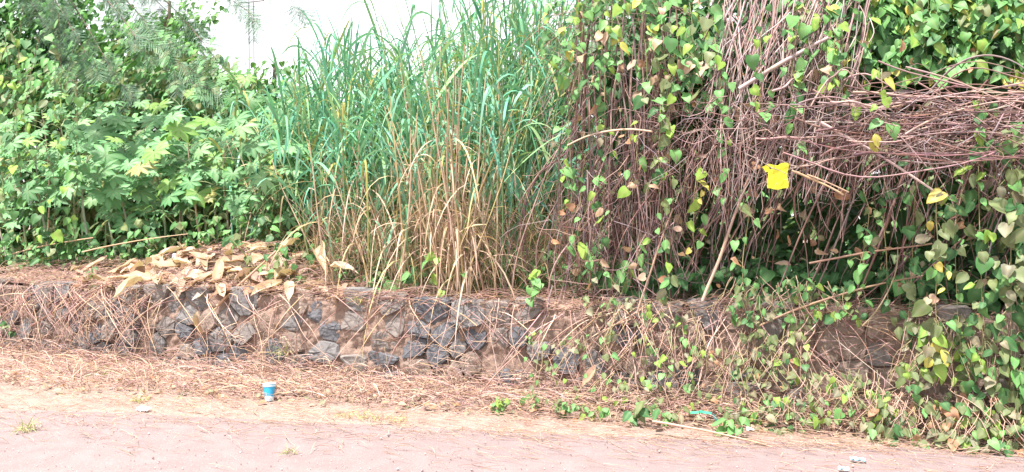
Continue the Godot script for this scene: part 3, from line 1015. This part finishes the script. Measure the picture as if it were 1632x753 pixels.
func creepers() -> void:
	var dull := ["olive", "olive", "dusty", "fresh", "dusty", "olive", "lime", "olive", "deep", "rust"]
	var mixed := ["olive", "fresh", "lime", "olive", "dusty"]
	for f in [["sparse creeper over the wall stones beside the tan dry leaf", 900, 585, 0.6, 0.5, 37, 0.026, 0.051, mixed],
			["creeper with small leaves over the wall below the leafy weed", 985, 520, 0.55, 0.45, 39, 0.030, 0.064, mixed],
			["creeper at the wall foot left of the green plastic strip", 1010, 620, 0.55, 0.35, 48, 0.026, 0.060, mixed],
			["creeper covering the wall just left of the bare stone pair", 1075, 555, 0.4, 0.55, 48, 0.030, 0.064, mixed],
			["dusty creeper on the wall face above the green plastic strip", 1150, 600, 0.45, 0.45, 50, 0.026, 0.060, dull],
			["leafy creeper tumbling over the wall top below the yellow plastic scrap", 1225, 480, 0.55, 0.35, 77, 0.034, 0.072, ["deep", "fresh", "olive", "fresh", "dusty"]],
			["dense olive creeper on the wall face right of the bare stone pair", 1230, 570, 0.5, 0.4, 88, 0.030, 0.068, dull],
			["creeper at the wall foot right of the green plastic strip", 1225, 650, 0.5, 0.3, 66, 0.030, 0.072, dull],
			["creeper edging the bare earth scar on the wall", 1325, 480, 0.5, 0.25, 56, 0.034, 0.068, ["deep", "fresh", "olive", "lime"]],
			["creeper below the bare earth scar", 1340, 625, 0.5, 0.35, 81, 0.034, 0.072, mixed],
			["dense creeper heaped at the road edge below the yellowing leaves", 1440, 655, 0.5, 0.32, 92, 0.038, 0.081, dull],
			["creeper up the wall under the strand of yellowing leaves", 1480, 560, 0.42, 0.45, 72, 0.041, 0.085, ["olive", "olive", "lime", "dusty", "deep"]],
			["big-leaved creeper at the road edge near the right corner", 1560, 660, 0.5, 0.35, 92, 0.038, 0.085, dull],
			["creeper covering the wall below the right edge strands", 1590, 560, 0.5, 0.5, 92, 0.041, 0.085, ["olive", "deep", "olive", "fresh", "dusty"]],
			["creeper on the wall just beyond the right edge of the view", 1740, 600, 0.7, 0.7, 70, 0.041, 0.085, dull],
			["second creeper on the wall beyond the right edge of the view", 1900, 600, 0.8, 0.7, 70, 0.041, 0.085, dull],
			["creeper cut by the lower right corner of the view", 1650, 640, 0.4, 0.5, 66, 0.041, 0.085, dull]]:
		patch(f[0], f[1], f[2], f[3], f[4], f[5], f[6], f[7], f[8])
	# upright weeds
	weed("bright green broad-leaved weed at the mouth of the hollow", at(990, 470, 0.0), 0.5, 13, 0.1, ["fresh", "lime"], "oval")
	weed("fresh green weed on the wall top beside the dry grass", at(853, 485, -0.05), 0.42, 14, 0.075, ["fresh", "fresh", "lime"], "heart")
	weed("green weed growing between the dry canes", at(640, 420, -0.2), 0.35, 10, 0.085, ["fresh", "deep"], "heart")
	weed("leafy weed at the left foot of the dry canes", at(690, 395, -0.2), 0.4, 8, 0.09, ["fresh", "lime"], "heart")
	weed("dark green weed on the debris heap by the wall top", at(148, 440, -0.1), 0.28, 12, 0.06, ["fresh", "deep"], "oval")
	weed("dusty climbing weed between debris heap and grass", at(425, 420, -0.3), 0.6, 30, 0.085, ["deep", "olive", "fresh"], "heart")
	weed("second climbing weed behind the curled dry leaves", at(470, 430, -0.35), 0.55, 24, 0.08, ["deep", "olive", "fresh"], "heart")
	weed("low green weed on the wall top in the dry grass", at(618, 450, -0.15), 0.25, 12, 0.06, ["olive", "fresh"], "heart")
	weed("bright low weed clump on the verge below the wall", at(795, 660, 0.55), 0.14, 26, 0.05, ["lime", "fresh", "olive"], "oval")
	weed("low weed on the verge right of the bright clump", at(900, 655, 0.5), 0.16, 24, 0.05, ["fresh", "olive"], "oval")
	weed("low olive weed on the verge under the sparse creeper", at(945, 665, 0.5), 0.15, 22, 0.055, ["fresh", "olive", "lime"], "oval")
	weed("small weed at the wall foot below the slanting tan stalk", at(860, 640, 0.42), 0.16, 18, 0.05, ["fresh", "olive"], "oval")
	weed("low weed between the broad weed and the green plastic strip", at(1065, 670, 0.48), 0.15, 20, 0.06, ["fresh", "olive", "dusty"], "oval")
	weed("broad weed at the wall foot left of the green plastic strip", at(1010, 665, 0.5), 0.24, 15, 0.085, ["fresh", "olive", "deep"], "oval")
	weed("low broad weed right of the green plastic strip", at(1165, 685, 0.55), 0.13, 12, 0.09, ["fresh", "olive"], "oval")
	weed("small weed near the wall foot at the left edge", at(25, 540, 0.1), 0.25, 12, 0.06, ["olive", "deep"], "heart")
	weed("bright sprout growing out of the wall stones", at(845, 550, 0.08), 0.13, 7, 0.035, ["fresh", "lime"], "oval")
	weed("pair of vivid green leaves in the creeper below the earth scar", at(1410, 615, 0.32), 0.12, 3, 0.085, ["lime"], "oval")
	var kw := 0
	for px in [5, 50, 100, 150, 200, 262, 320, 372, 410, 455]:
		weed("leafy green weed, %s from the left along the feet of the castor plants" % ORD[kw], at(px, 360, -0.7 - 0.35 * float(kw > 4) + rf(-0.1, 0.1)), rf(0.4, 0.65), 46, 0.085, ["fresh", "deep", "olive", "fresh", "deep"], "heart")
		kw += 1
	# vines mixed with the castor plants at the left edge
	var k := 0
	for s in [[8, 40, 330, -0.6], [35, 10, 380, -0.9], [62, 60, 360, -0.7], [92, 20, 300, -0.9], [120, 120, 390, -0.6], [20, 200, 400, -0.45], [70, 230, 410, -0.45]]:
		var a := at(s[0], s[1], s[3])
		var e := at(s[0] + rf(-20, 20), s[2], s[3])
		vine("climbing_vine", "dull green climbing vine, %s from the left over the castor plants at the left edge" % ["leftmost", "third", "fourth", "sixth", "seventh", "second", "fifth"][k], "vine", "climbing vines at the left edge", wander(a, e, rv(0.1), 0.08, 12), 0.06, 0.14, "heart", 0.07, 0.13, ["deep", "olive", "fresh", "fresh", "deep", "fresh", "lime"], Color(0.2, 0.17, 0.1))
		k += 1
	# grass tufts
	for f in [[42, 686, 0.16, 50, "small yellowish grass tuft on the verge at the left"], [462, 722, 0.1, 24, "tiny pale grass tuft on the road"], [590, 668, 0.12, 90, "flat green grass patch on the verge"], [225, 640, 0.15, 40, "yellowish grass tuft below the wall at the left"], [455, 560, 0.25, 26, "yellow green grass tuft growing from the wall face"], [575, 478, 0.16, 40, "yellowish grass tuft on the wall top"], [165, 600, 0.2, 40, "pale green tuft at the wall foot"]]:
		var p := ground_at(f[0], f[1])
		if f[1] == 560: p = at(455, 565, 0.05)
		if f[1] == 478: p = at(575, 482, -0.02)
		var b := Buf.new()
		for i in f[3]:
			var ang := rf(0, TAU)
			var wide: float = 0.3 if f[1] == 668 else 0.05
			var o := Vector3(rf(-wide, wide), 0, rf(-0.05, 0.05))
			blade(b, o, Vector3(cos(ang), rf(0.6, 2.0), sin(ang) + 0.2).normalized(), f[2] * rf(0.6, 1.3), 0.005, rf(0.2, 0.9), jit(pick([Color(0.45, 0.42, 0.18), Color(0.3, 0.36, 0.12), Color(0.5, 0.42, 0.25)]), 0.15), 5)
		single("grass_tuft", b.mesh(M.leaf), Transform3D(Basis(), p), f[4], "grass tuft", "small grass tufts")

func ground_at(px: float, py: float) -> Vector3:
	var d := cam_basis * Vector3((px - 816.0) / FOCAL, -(py - 376.5) / FOCAL, -1.0)
	var p := CAM + d * (-CAM.y / d.y)
	for i in 4:
		var h := verge_h(p.x, p.z) if p.z < road_edge(p.x) else 0.012
		p = CAM + d * ((h - CAM.y) / d.y)
	return p

func weed(label: String, p: Vector3, height: float, n: int, size: float, pals: Array, kind: String) -> void:
	if p.z > 0.12: p.y = verge_h(p.x, p.z)
	elif p.z < -0.02: p.y = bank_h(p.x, p.z) - 0.01
	var t := thing("weed", p, label, "weed", "weeds on bank and verge")
	var b := Buf.new()
	var spots := []
	for q in maxi(2, n / 6):
		var tip := Vector3(rf(-0.7, 0.7) * height, height * rf(0.6, 1.0), rf(-0.2, 0.5) * height)
		var pts := wander(Vector3.ZERO, tip, Vector3(0, 0.05 * height, 0), 0.03 * height, 7)
		tube(b, pts, 0.004, 0.002, 4, Color(0.26, 0.3, 0.13))
		for i in n / maxi(2, n / 6):
			var o := pts[1 + rng.randi() % 6]
			var e := o + Vector3(rf(-1, 1), rf(0, 0.5), rf(-0.3, 1)) * size * 0.7
			tube(b, PackedVector3Array([o, e]), 0.002, 0.0015, 3, Color(0.26, 0.3, 0.13))
			spots.append(facing(Vector3(rf(-0.7, 0.7), rf(0.2, 1.1), rf(0.2, 1)), rf(-1.1, 1.1), size * rf(0.65, 1.15) * (0.7 if kind == "oval" else 1.0), e))
	part("stem", b.mesh(M.stem), t)
	for s in spots:
		part("leaf", leaf_mesh(kind, pals), t, s)

# ---------------------------------------------------------------- dry stalks hanging over the wall
func straw_col() -> Color:
	return jit(pick([Color(0.48, 0.33, 0.27), Color(0.6, 0.45, 0.36), Color(0.38, 0.235, 0.195), Color(0.54, 0.38, 0.26), Color(0.44, 0.29, 0.26), Color(0.24, 0.14, 0.115)]), 0.15)

func wall_drape() -> void:
	var k := 0
	for f in [[-8.6, -7.0, 80], [-7.0, -5.7, 70], [-5.7, -4.4, 20], [-4.4, -3.1, 14], [-3.1, -1.9, 22], [-1.9, -0.7, 50], [-0.7, 0.6, 40]]:
		var t := thing("dead_creeper", Vector3((f[0] + f[1]) * 0.5, 0.78, 0.03), "dry leafless creeper trailing over the wall, %s from the left" % ORD[k], "dead creeper", "dry creepers trailing over the wall")
		for i in f[2]:
			var x := rf(f[0], f[1])
			var a := Vector3(x, rf(0.72, 0.86), rf(-0.08, 0.04))
			var x1 := x + rf(-0.6, 0.6)
			var y1 := rf(0.08, 0.6)
			var e := Vector3(x1, y1, skirt(x1, y1) * rf(0.5, 0.9) + 0.01)
			stem_part(t, wander(a, e, Vector3(rf(-0.08, 0.08), 0.03, rf(0.02, 0.08)), 0.03, 10), rf(0.0025, 0.006), 0.002, straw_col(), 4)
		k += 1
	# thin straw over wall face and foot
	var b := Buf.new()
	for i in 3900:
		var x := rf(-9.2, 4.0)
		var up := rf(0, 1)
		var y := 0.04 + 0.8 * pow(up, 1.5)
		var dens := 0.5 + 0.5 * relief.get_noise_2d(x * 60.0, y * 60.0 + 300.0) * 2.0 + 0.6 * (1.0 - up) + (0.3 if x < -5.6 else -0.45 if x < -1.8 else 0.0)
		if rf(0, 1) > dens: continue
		var a := Vector3(x, y, skirt(x, y) * rf(0.15, 0.85))
		var d := Vector3(rf(-0.22, 0.22), rf(-0.25, 0.05), rf(-0.02, 0.06))
		if rf(0, 1) < 0.35: d = Vector3(rf(-0.3, 0.3), rf(-0.06, 0.06), rf(-0.03, 0.05))
		var e := a + d
		e.y = maxf(e.y, 0.02)
		tube(b, wander(a, e, Vector3(rf(-0.05, 0.05), rf(0, 0.05), 0.03), 0.018, 6), rf(0.0016, 0.004), 0.0012, 3, straw_col())
	single("wall_straw", b.mesh(M.stem), Transform3D(), "matted dry straw clinging to the wall face and its foot", "straw", "", "stuff")
	# twig heap along the wall's foot
	b = Buf.new()
	for i in 6000:
		var x := rf(-9.2, 4.0)
		var z := 0.02 + 0.52 * road_edge(x) * rf(0, 1)
		var a := Vector3(x, verge_h(x, z) + rf(0.0, 0.1), z)
		var ang := rf(0, TAU)
		var L := rf(0.1, 0.42)
		var e := a + Vector3(cos(ang) * L, rf(-0.08, 0.1), sin(ang) * L * 0.5)
		e.y = maxf(e.y, verge_h(e.x, maxf(e.z, 0.0)) + 0.004)
		tube(b, wander(a, e, Vector3(0, rf(0.0, 0.05), 0), 0.012, 6), rf(0.0018, 0.0044), 0.0014, 3, straw_col())
	single("twig_heap", b.mesh(M.stem), Transform3D(), "heap of reddish dry twigs along the foot of the wall", "twigs", "", "stuff")
	var fl := SurfaceTool.new()
	for i in 1500:
		var x := rf(-9.0, 2.4)
		var z := 0.02 + 0.62 * road_edge(x) * rf(0, 1)
		var y := verge_h(x, z) + rf(0.01, 0.07)
		if i % 3 == 0:
			z = rf(-0.6, 0.0)
			y = bank_h(x, minf(z, -0.05)) + rf(0.02, 0.08)
		fl.append_from(leaf_mesh(pick(["heart", "oval"]), ["rust", "tan", "dusty", "tan"]), 0, facing(Vector3(rf(-0.8, 0.8), 1, rf(-0.2, 1.0)), rf(-3, 3), rf(0.018, 0.05), Vector3(x, y, z)))
	var flm := fl.commit()
	flm.surface_set_material(0, M.leaf)
	single("leaf_litter", flm, Transform3D(), "small dead leaf flakes strewn over the twigs at wall foot and top", "leaves", "", "stuff")
	# straw lying on the verge
	b = Buf.new()
	for i in 5200:
		var x := rf(-9.2, 4.0)
		var ed := road_edge(x)
		var u := rf(0, 1)
		var z := lerpf(0.12, ed + 0.12, u)
		if i % 6 == 0: z = ed + 0.1 + absf(rng.randfn(0.0, 0.35))
		var y := (verge_h(x, z) if z < ed else 0.012)
		var ang := rf(-0.6, 0.6) if rf(0, 1) < 0.7 else rf(-1.6, 1.6)
		var L := rf(0.05, 0.24)
		var d := Vector3(cos(ang) * L, 0, sin(ang) * L * 0.7)
		var a := Vector3(x, y + rf(0.003, 0.02 + 0.05 * (1.0 - u)), z)
		var e := a + d
		e.y = (verge_h(e.x, e.z) if e.z < road_edge(e.x) else 0.012) + rf(0.003, 0.02)
		tube(b, wander(a, e, Vector3(0, rf(0.0, 0.015), 0), 0.02, 5), rf(0.0014, 0.003), 0.001, 3, jit(pick([Color(0.55, 0.4, 0.29), Color(0.62, 0.47, 0.35), Color(0.36, 0.23, 0.17), Color(0.48, 0.33, 0.25)]), 0.14))
	single("verge_straw", b.mesh(M.stem), Transform3D(), "scattered dry straw lying on the verge along the road", "straw", "", "stuff")
	# straw and thatch on the bank edge
	b = Buf.new()
	for i in 4200:
		var x := rf(-9.5, 1.2)
		var z := -0.9 * pow(rf(0, 1), 1.3) + 0.03
		var a := Vector3(x, bank_h(x, minf(z, -0.05)) + rf(0.0, 0.09), z)
		var ang := rf(-0.5, 0.5) if rf(0, 1) < 0.55 else rf(-1.6, 1.6)
		var L := rf(0.1, 0.45)
		var e := a + Vector3(cos(ang) * L, rf(-0.03, 0.06), sin(ang) * L * 0.6)
		e.y = maxf(e.y, bank_h(e.x, minf(e.z, -0.05)) if e.z < 0 else 0.7)
		tube(b, wander(a, e, Vector3(0, rf(0.0, 0.05), 0), 0.03, 6), rf(0.0018, 0.0045), 0.0013, 3, straw_col())
	single("bank_straw", b.mesh(M.stem), Transform3D(), "thatch of dry straw and twigs along the top of the wall", "straw", "", "stuff")
	# thin arching dry stalks among the canes and low undergrowth on the bank
	b = Buf.new()
	for i in 1000:
		var p := at(rf(500, 930), 400, rf(-0.9, -0.1))
		p.y = bank_h(p.x, p.z)
		var a := p + Vector3(0, rf(0, 0.6), 0)
		var L := rf(0.4, 1.2)
		var sx := -1.0 if rf(0, 1) < 0.5 else 1.0
		blade(b, a, Vector3(sx * rf(0.1, 0.9), 1, rf(-0.3, 0.4)).normalized(), L, rf(0.003, 0.008), rf(0.1, 0.9), straw_col(), 7)
	single("dry_stalks", b.mesh(M.leaf), Transform3D(), "thin arching dry stalks tangled between the canes on the bank", "dry grass", "", "stuff")
	var low := cluster("oval", ["deep", "olive", "fresh"], 12, 0.14, 0.04)
	var pl: Array[Transform3D] = []
	var tc := PackedColorArray()
	for i in 520:
		var px := rf(-20, 980)
		var p := at(px, 400, rf(-1.6, -0.45))
		if px > 140 and px < 540 and p.z > -1.15: continue
		p.y = bank_h(p.x, p.z) + rf(0.03, 0.4) * rf(0.3, 1.0)
		pl.append(tumble(p, rf(0.7, 1.3)))
		tc.append(jit(Color.WHITE, 0.12))
	mass("ground_cover", low, pl, tc, self, "low small-leaved ground cover around the stems on the bank", "ground cover")

# ---------------------------------------------------------------- fallen leaves on the debris heap
func litter() -> void:
	for i in 150:
		var px := clampf(rng.randfn(325, 115), 130, 560)
		var z := -0.05 - 0.75 * pow(rf(0, 1), 1.3)
		var p := at(px, 420, z)
		p.y = bank_h(p.x, z) + rf(0.05, 0.11)
		var n := Vector3(rf(-0.4, 0.4), 1, rf(0.0, 0.7))
		var strip := rf(0, 1) < 0.6
		var tr := facing(n, rf(-PI, PI), rf(0.055, 0.12) if strip else rf(0.1, 0.21), p)
		single("dry_leaf", leaf_mesh("strip", ["tan", "tan", "pale"]) if strip else leaf_mesh("heart", ["tan", "tan", "rust"]), tr, ("narrow curled dry leaf on the %s of the debris heap" if strip else "broad crumpled dry leaf on the %s of the debris heap") % ("left part" if px < 240 else "middle" if px < 360 else "right part"), "dry leaf", "dry leaves on the debris heap")
	var k := 0
	for f in [[355, 440, -0.12, 0.5], [372, 450, -0.12, -0.9], [405, 445, -0.08, 0.2], [432, 450, -0.1, 1.4], [440, 405, -0.25, 1.9], [495, 405, -0.25, -1.0], [520, 432, -0.15, 0.4], [455, 455, -0.05, -1.6], [390, 430, -0.15, 1.0]]:
		var p := at(f[0], f[1], f[2])
		p.y = maxf(p.y, bank_h(p.x, minf(f[2], -0.05)) + 0.03)
		single("dry_leaf_strip", leaf_mesh("strip", ["pale"]), facing(Vector3(rf(-0.3, 0.3), 1.0, 0.35), f[3] + PI * 0.5, rf(0.07, 0.1), p + Vector3(0, 0.03, -0.06)), "pale curled dry leaf strip, %s from the left beside the debris heap" % ["leftmost", "second", "fourth", "fifth", "sixth", "eighth", "last", "seventh", "third"][k], "dry leaf", "pale curled strips")
		k += 1
	single("dry_pod", leaf_mesh("strip", ["pale"]), facing(Vector3(0.3, 0.1, 1), 0.1, 0.066, at(314, 497, 0.1)), "pale curved dry pod hanging over the wall stones", "pod")
	single("dry_leaf", leaf_mesh("strip", ["tan"]), facing(Vector3(-0.2, 0.2, 1), -0.5, 0.06, at(950, 583, 0.24)), "long ochre dry leaf stuck against the wall near the creepers", "dry leaf")
	var cane := thing("broken_cane", at(345, 488, 0.04), "broken tan cane leaning from the wall top onto the debris", "cane")
	stem_part(cane, wander(at(345, 488, 0.04), at(440, 400, -0.25), Vector3.ZERO, 0.006, 6), 0.013, 0.01, Color(0.5, 0.32, 0.22), 6, "shaft")
	k = 0
	for f in [[130, 402, 300, 372, -0.5, 0.007], [0, 410, 150, 380, -0.6, 0.009], [760, 520, 690, 480, 0.06, 0.006], [740, 660, 830, 560, 0.3, 0.007], [800, 655, 960, 500, 0.2, 0.007], [560, 640, 470, 610, 0.4, 0.006], [1040, 672, 1240, 715, 0.75, 0.009], [540, 635, 660, 600, 0.35, 0.006], [50, 520, 180, 450, 0.05, 0.008], [300, 660, 345, 668, 1.2, 0.012]]:
		var a := at(f[0], f[1], f[4])
		var e := at(f[2], f[3], f[4])
		var st := thing("dead_stick", a, ["thin brown stick arching over the left end of the debris heap", "brown stick lying along the bank at the left edge", "thin stalk trailing over the wall below the pale canes", "straight tan stick leaning at the wall foot", "long tan stalk slanting across the wall to the weeds", "pinkish stick lying right of the blue cup", "long brown stick lying on the straw below the green plastic strip", "pinkish stick in the straw heap at the wall foot", "orange brown stick slanting over the wall at the left", "short dark piece of bark lying on the verge"][k], "stick", "loose dead sticks")
		stem_part(st, wander(a, e, Vector3(0, 0.02, 0), 0.012, 9), f[5], f[5] * 0.6, jit(pick([Color(0.5, 0.33, 0.25), Color(0.4, 0.25, 0.18), Color(0.55, 0.4, 0.28)]), 0.1) if k != 9 else Color(0.2, 0.13, 0.1), 5, "shaft")
		k += 1

# ---------------------------------------------------------------- rubbish
func crumple_sheet(w: float, h: float, amp: float, m: Material, notch := false, nx := 10, ny := 12) -> ArrayMesh:
	var b := Buf.new()
	var fn := FastNoiseLite.new()
	fn.seed = rng.randi() % 1000
	fn.frequency = 0.9
	for side in 2:
		for j in ny + 1:
			for i in nx + 1:
				var u := float(i) / nx
				var q := float(j) / ny
				var x := (u - 0.5) * w * (1.0 + 0.06 * sin(q * 9.0))
				var y := (q - 0.5) * h + 0.03 * h * sin(u * 8.0 + 1.0)
				if notch and q > 0.95 and u < 0.6: y -= 0.05 * h
				var z := amp * (fn.get_noise_2d(u * 4.0, q * 4.0) + 0.5 * fn.get_noise_2d(u * 11.0, q * 11.0 + 50.0)) + (0.0008 if side == 0 else -0.0008)
				b.add(Vector3(x, y, z), Vector3.BACK, Color.WHITE)
	var s := (nx + 1) * (ny + 1)
	for j in ny:
		for i in nx:
			if notch and i == 1 and j == ny - 3: continue      # torn hole near the top
			var a := j * (nx + 1) + i
			var d := a + nx + 1
			b.tri(a, a + 1, d + 1); b.tri(a, d + 1, d)
			b.tri(s + a, s + d + 1, s + a + 1); b.tri(s + a, s + d, s + d + 1)
	b.smooth()
	return b.mesh(m)

func rubbish() -> void:
	# yellow plastic scrap caught on a stick
	var yel := plain(Color(0.6, 0.57, 0.03), 0.5)
	yel.backlight_enabled = true
	yel.backlight = Color(0.6, 0.6, 0.2)
	var p := at(1240, 281, 0.46)
	var y := thing("plastic_scrap", p, "bright yellow torn plastic scrap caught on a stick in the thicket", "plastic")
	part("sheet", crumple_sheet(0.135, 0.175, 0.009, yel, true), y, Transform3D(Basis(Vector3.UP, 0.15), Vector3.ZERO))
	part("torn_flap", crumple_sheet(0.035, 0.045, 0.008, yel, false, 4, 4), y, Transform3D(Basis(Vector3.BACK, 0.6), Vector3(-0.075, 0.055, 0.004)))
	# blue paper cup
	var cp := ground_at(429, 640)
	var cup := thing("paper_cup", cp, "crumpled blue and white disposable cup standing at the wall foot", "cup")
	var cup_body: Node3D = null
	var lean := Basis(Vector3.BACK, 0.09) * Basis(Vector3.RIGHT, -0.12)
	for s in [["cup_body", [[0.0, 0.0], [0.026, 0.0], [0.027, 0.004], [0.04, 0.118]], Color(0.03, 0.36, 0.62)], ["rim", [[0.039, 0.116], [0.043, 0.117], [0.0435, 0.121], [0.04, 0.124], [0.037, 0.121]], Color(0.7, 0.8, 0.85)], ["inner_wall", [[0.0385, 0.121], [0.03, 0.03], [0.0, 0.028]], Color(0.62, 0.74, 0.8)], ["print_band", [[0.0392, 0.098], [0.0408, 0.1], [0.0412, 0.112], [0.0402, 0.114]], Color(0.5, 0.72, 0.84)], ["base_band", [[0.0265, 0.002], [0.0285, 0.005], [0.0315, 0.03], [0.0305, 0.031]], Color(0.62, 0.76, 0.85)]]:
		var b := Buf.new()
		var prof: Array = s[1]
		for q in prof:
			for i in 24:
				var a := TAU * i / 24
				var r: float = q[0] * (1.0 + (0.05 * sin(2.0 * a + 0.7) + 0.03 * sin(5.0 * a)) * q[1] / 0.12)
				b.add(Vector3(cos(a) * r, q[1], -sin(a) * r), Vector3.UP, Color.WHITE)
		for j in prof.size() - 1:
			for i in 24:
				var a := j * 24 + i
				var d := j * 24 + (i + 1) % 24
				b.tri(a, d, d + 24); b.tri(a, d + 24, a + 24)
		b.smooth()
		var band: bool = s[0] in ["print_band", "base_band"]
		var piece := part(s[0], b.mesh(plain(s[2], 0.4)), cup_body if band else cup, Transform3D() if band else Transform3D(lean * Basis.from_scale(Vector3.ONE * 1.18), Vector3.ZERO))
		if s[0] == "cup_body": cup_body = piece
	# green plastic strip
	var teal := plain(Color(0.0, 0.3, 0.14), 0.6)
	var sp := at(1120, 659, 0.5)
	var strip := thing("plastic_strip", sp, "teal green plastic strip lying on the twigs at the wall foot", "plastic")
	for s in [[-0.055, 0.0, 0.06, 0.1], [0.02, 0.006, 0.085, -0.1], [0.085, -0.025, 0.06, -0.9]]:
		part("strap", crumple_sheet(s[2], 0.02, 0.006, teal if s[3] > -0.5 else plain(Color(0.03, 0.14, 0.13), 0.4), false, 6, 2), strip, Transform3D(Basis(Vector3.BACK, s[3]) * Basis(Vector3.RIGHT, -0.7), Vector3(s[0], s[1], 0)))
	# scraps on the ground
	var k := 0
	for f in [[228, 656, 0.12, 0.05, Color(0.72, 0.7, 0.78), "whitish plastic scrap lying flat on the verge at the left"], [1368, 737, 0.09, 0.03, Color(0.25, 0.5, 0.58), "pale blue wrapper lying on the straw near the lower right corner"], [1196, 688, 0.05, 0.04, Color(0.75, 0.75, 0.75), "small white scrap at the wall foot right of the low broad weed"], [1345, 752, 0.06, 0.03, Color(0.35, 0.62, 0.7), "tiny blue scrap cut by the bottom of the view"]]:
		var q := ground_at(f[0], f[1])
		single("litter_scrap", crumple_sheet(f[2], f[3], 0.016, plain(f[4], 0.5), false, 7, 5), Transform3D(Basis(Vector3.UP, rf(-0.3, 0.3)) * Basis(Vector3.RIGHT, -1.2), q + Vector3(0, 0.018, 0)), f[5], "litter", "plastic scraps on the ground")
		k += 1
	for f in [[306, 417, -0.3, 0.1, 0.035, Color(0.7, 0.7, 0.76), "whitish rag on the debris heap"], [280, 380, -0.6, 0.08, 0.05, Color(0.5, 0.46, 0.55), "greyish lilac rag at the top of the debris heap"]]:
		var q := at(f[0], f[1], f[2])
		q.y = bank_h(q.x, f[2]) + 0.06
		single("rag", crumple_sheet(f[3] * 1.4, f[4] * 1.6, 0.02, plain(f[5], 0.7), false, 7, 5), Transform3D(Basis(Vector3.RIGHT, -0.6), q), f[6], "rag", "rags on the debris heap")
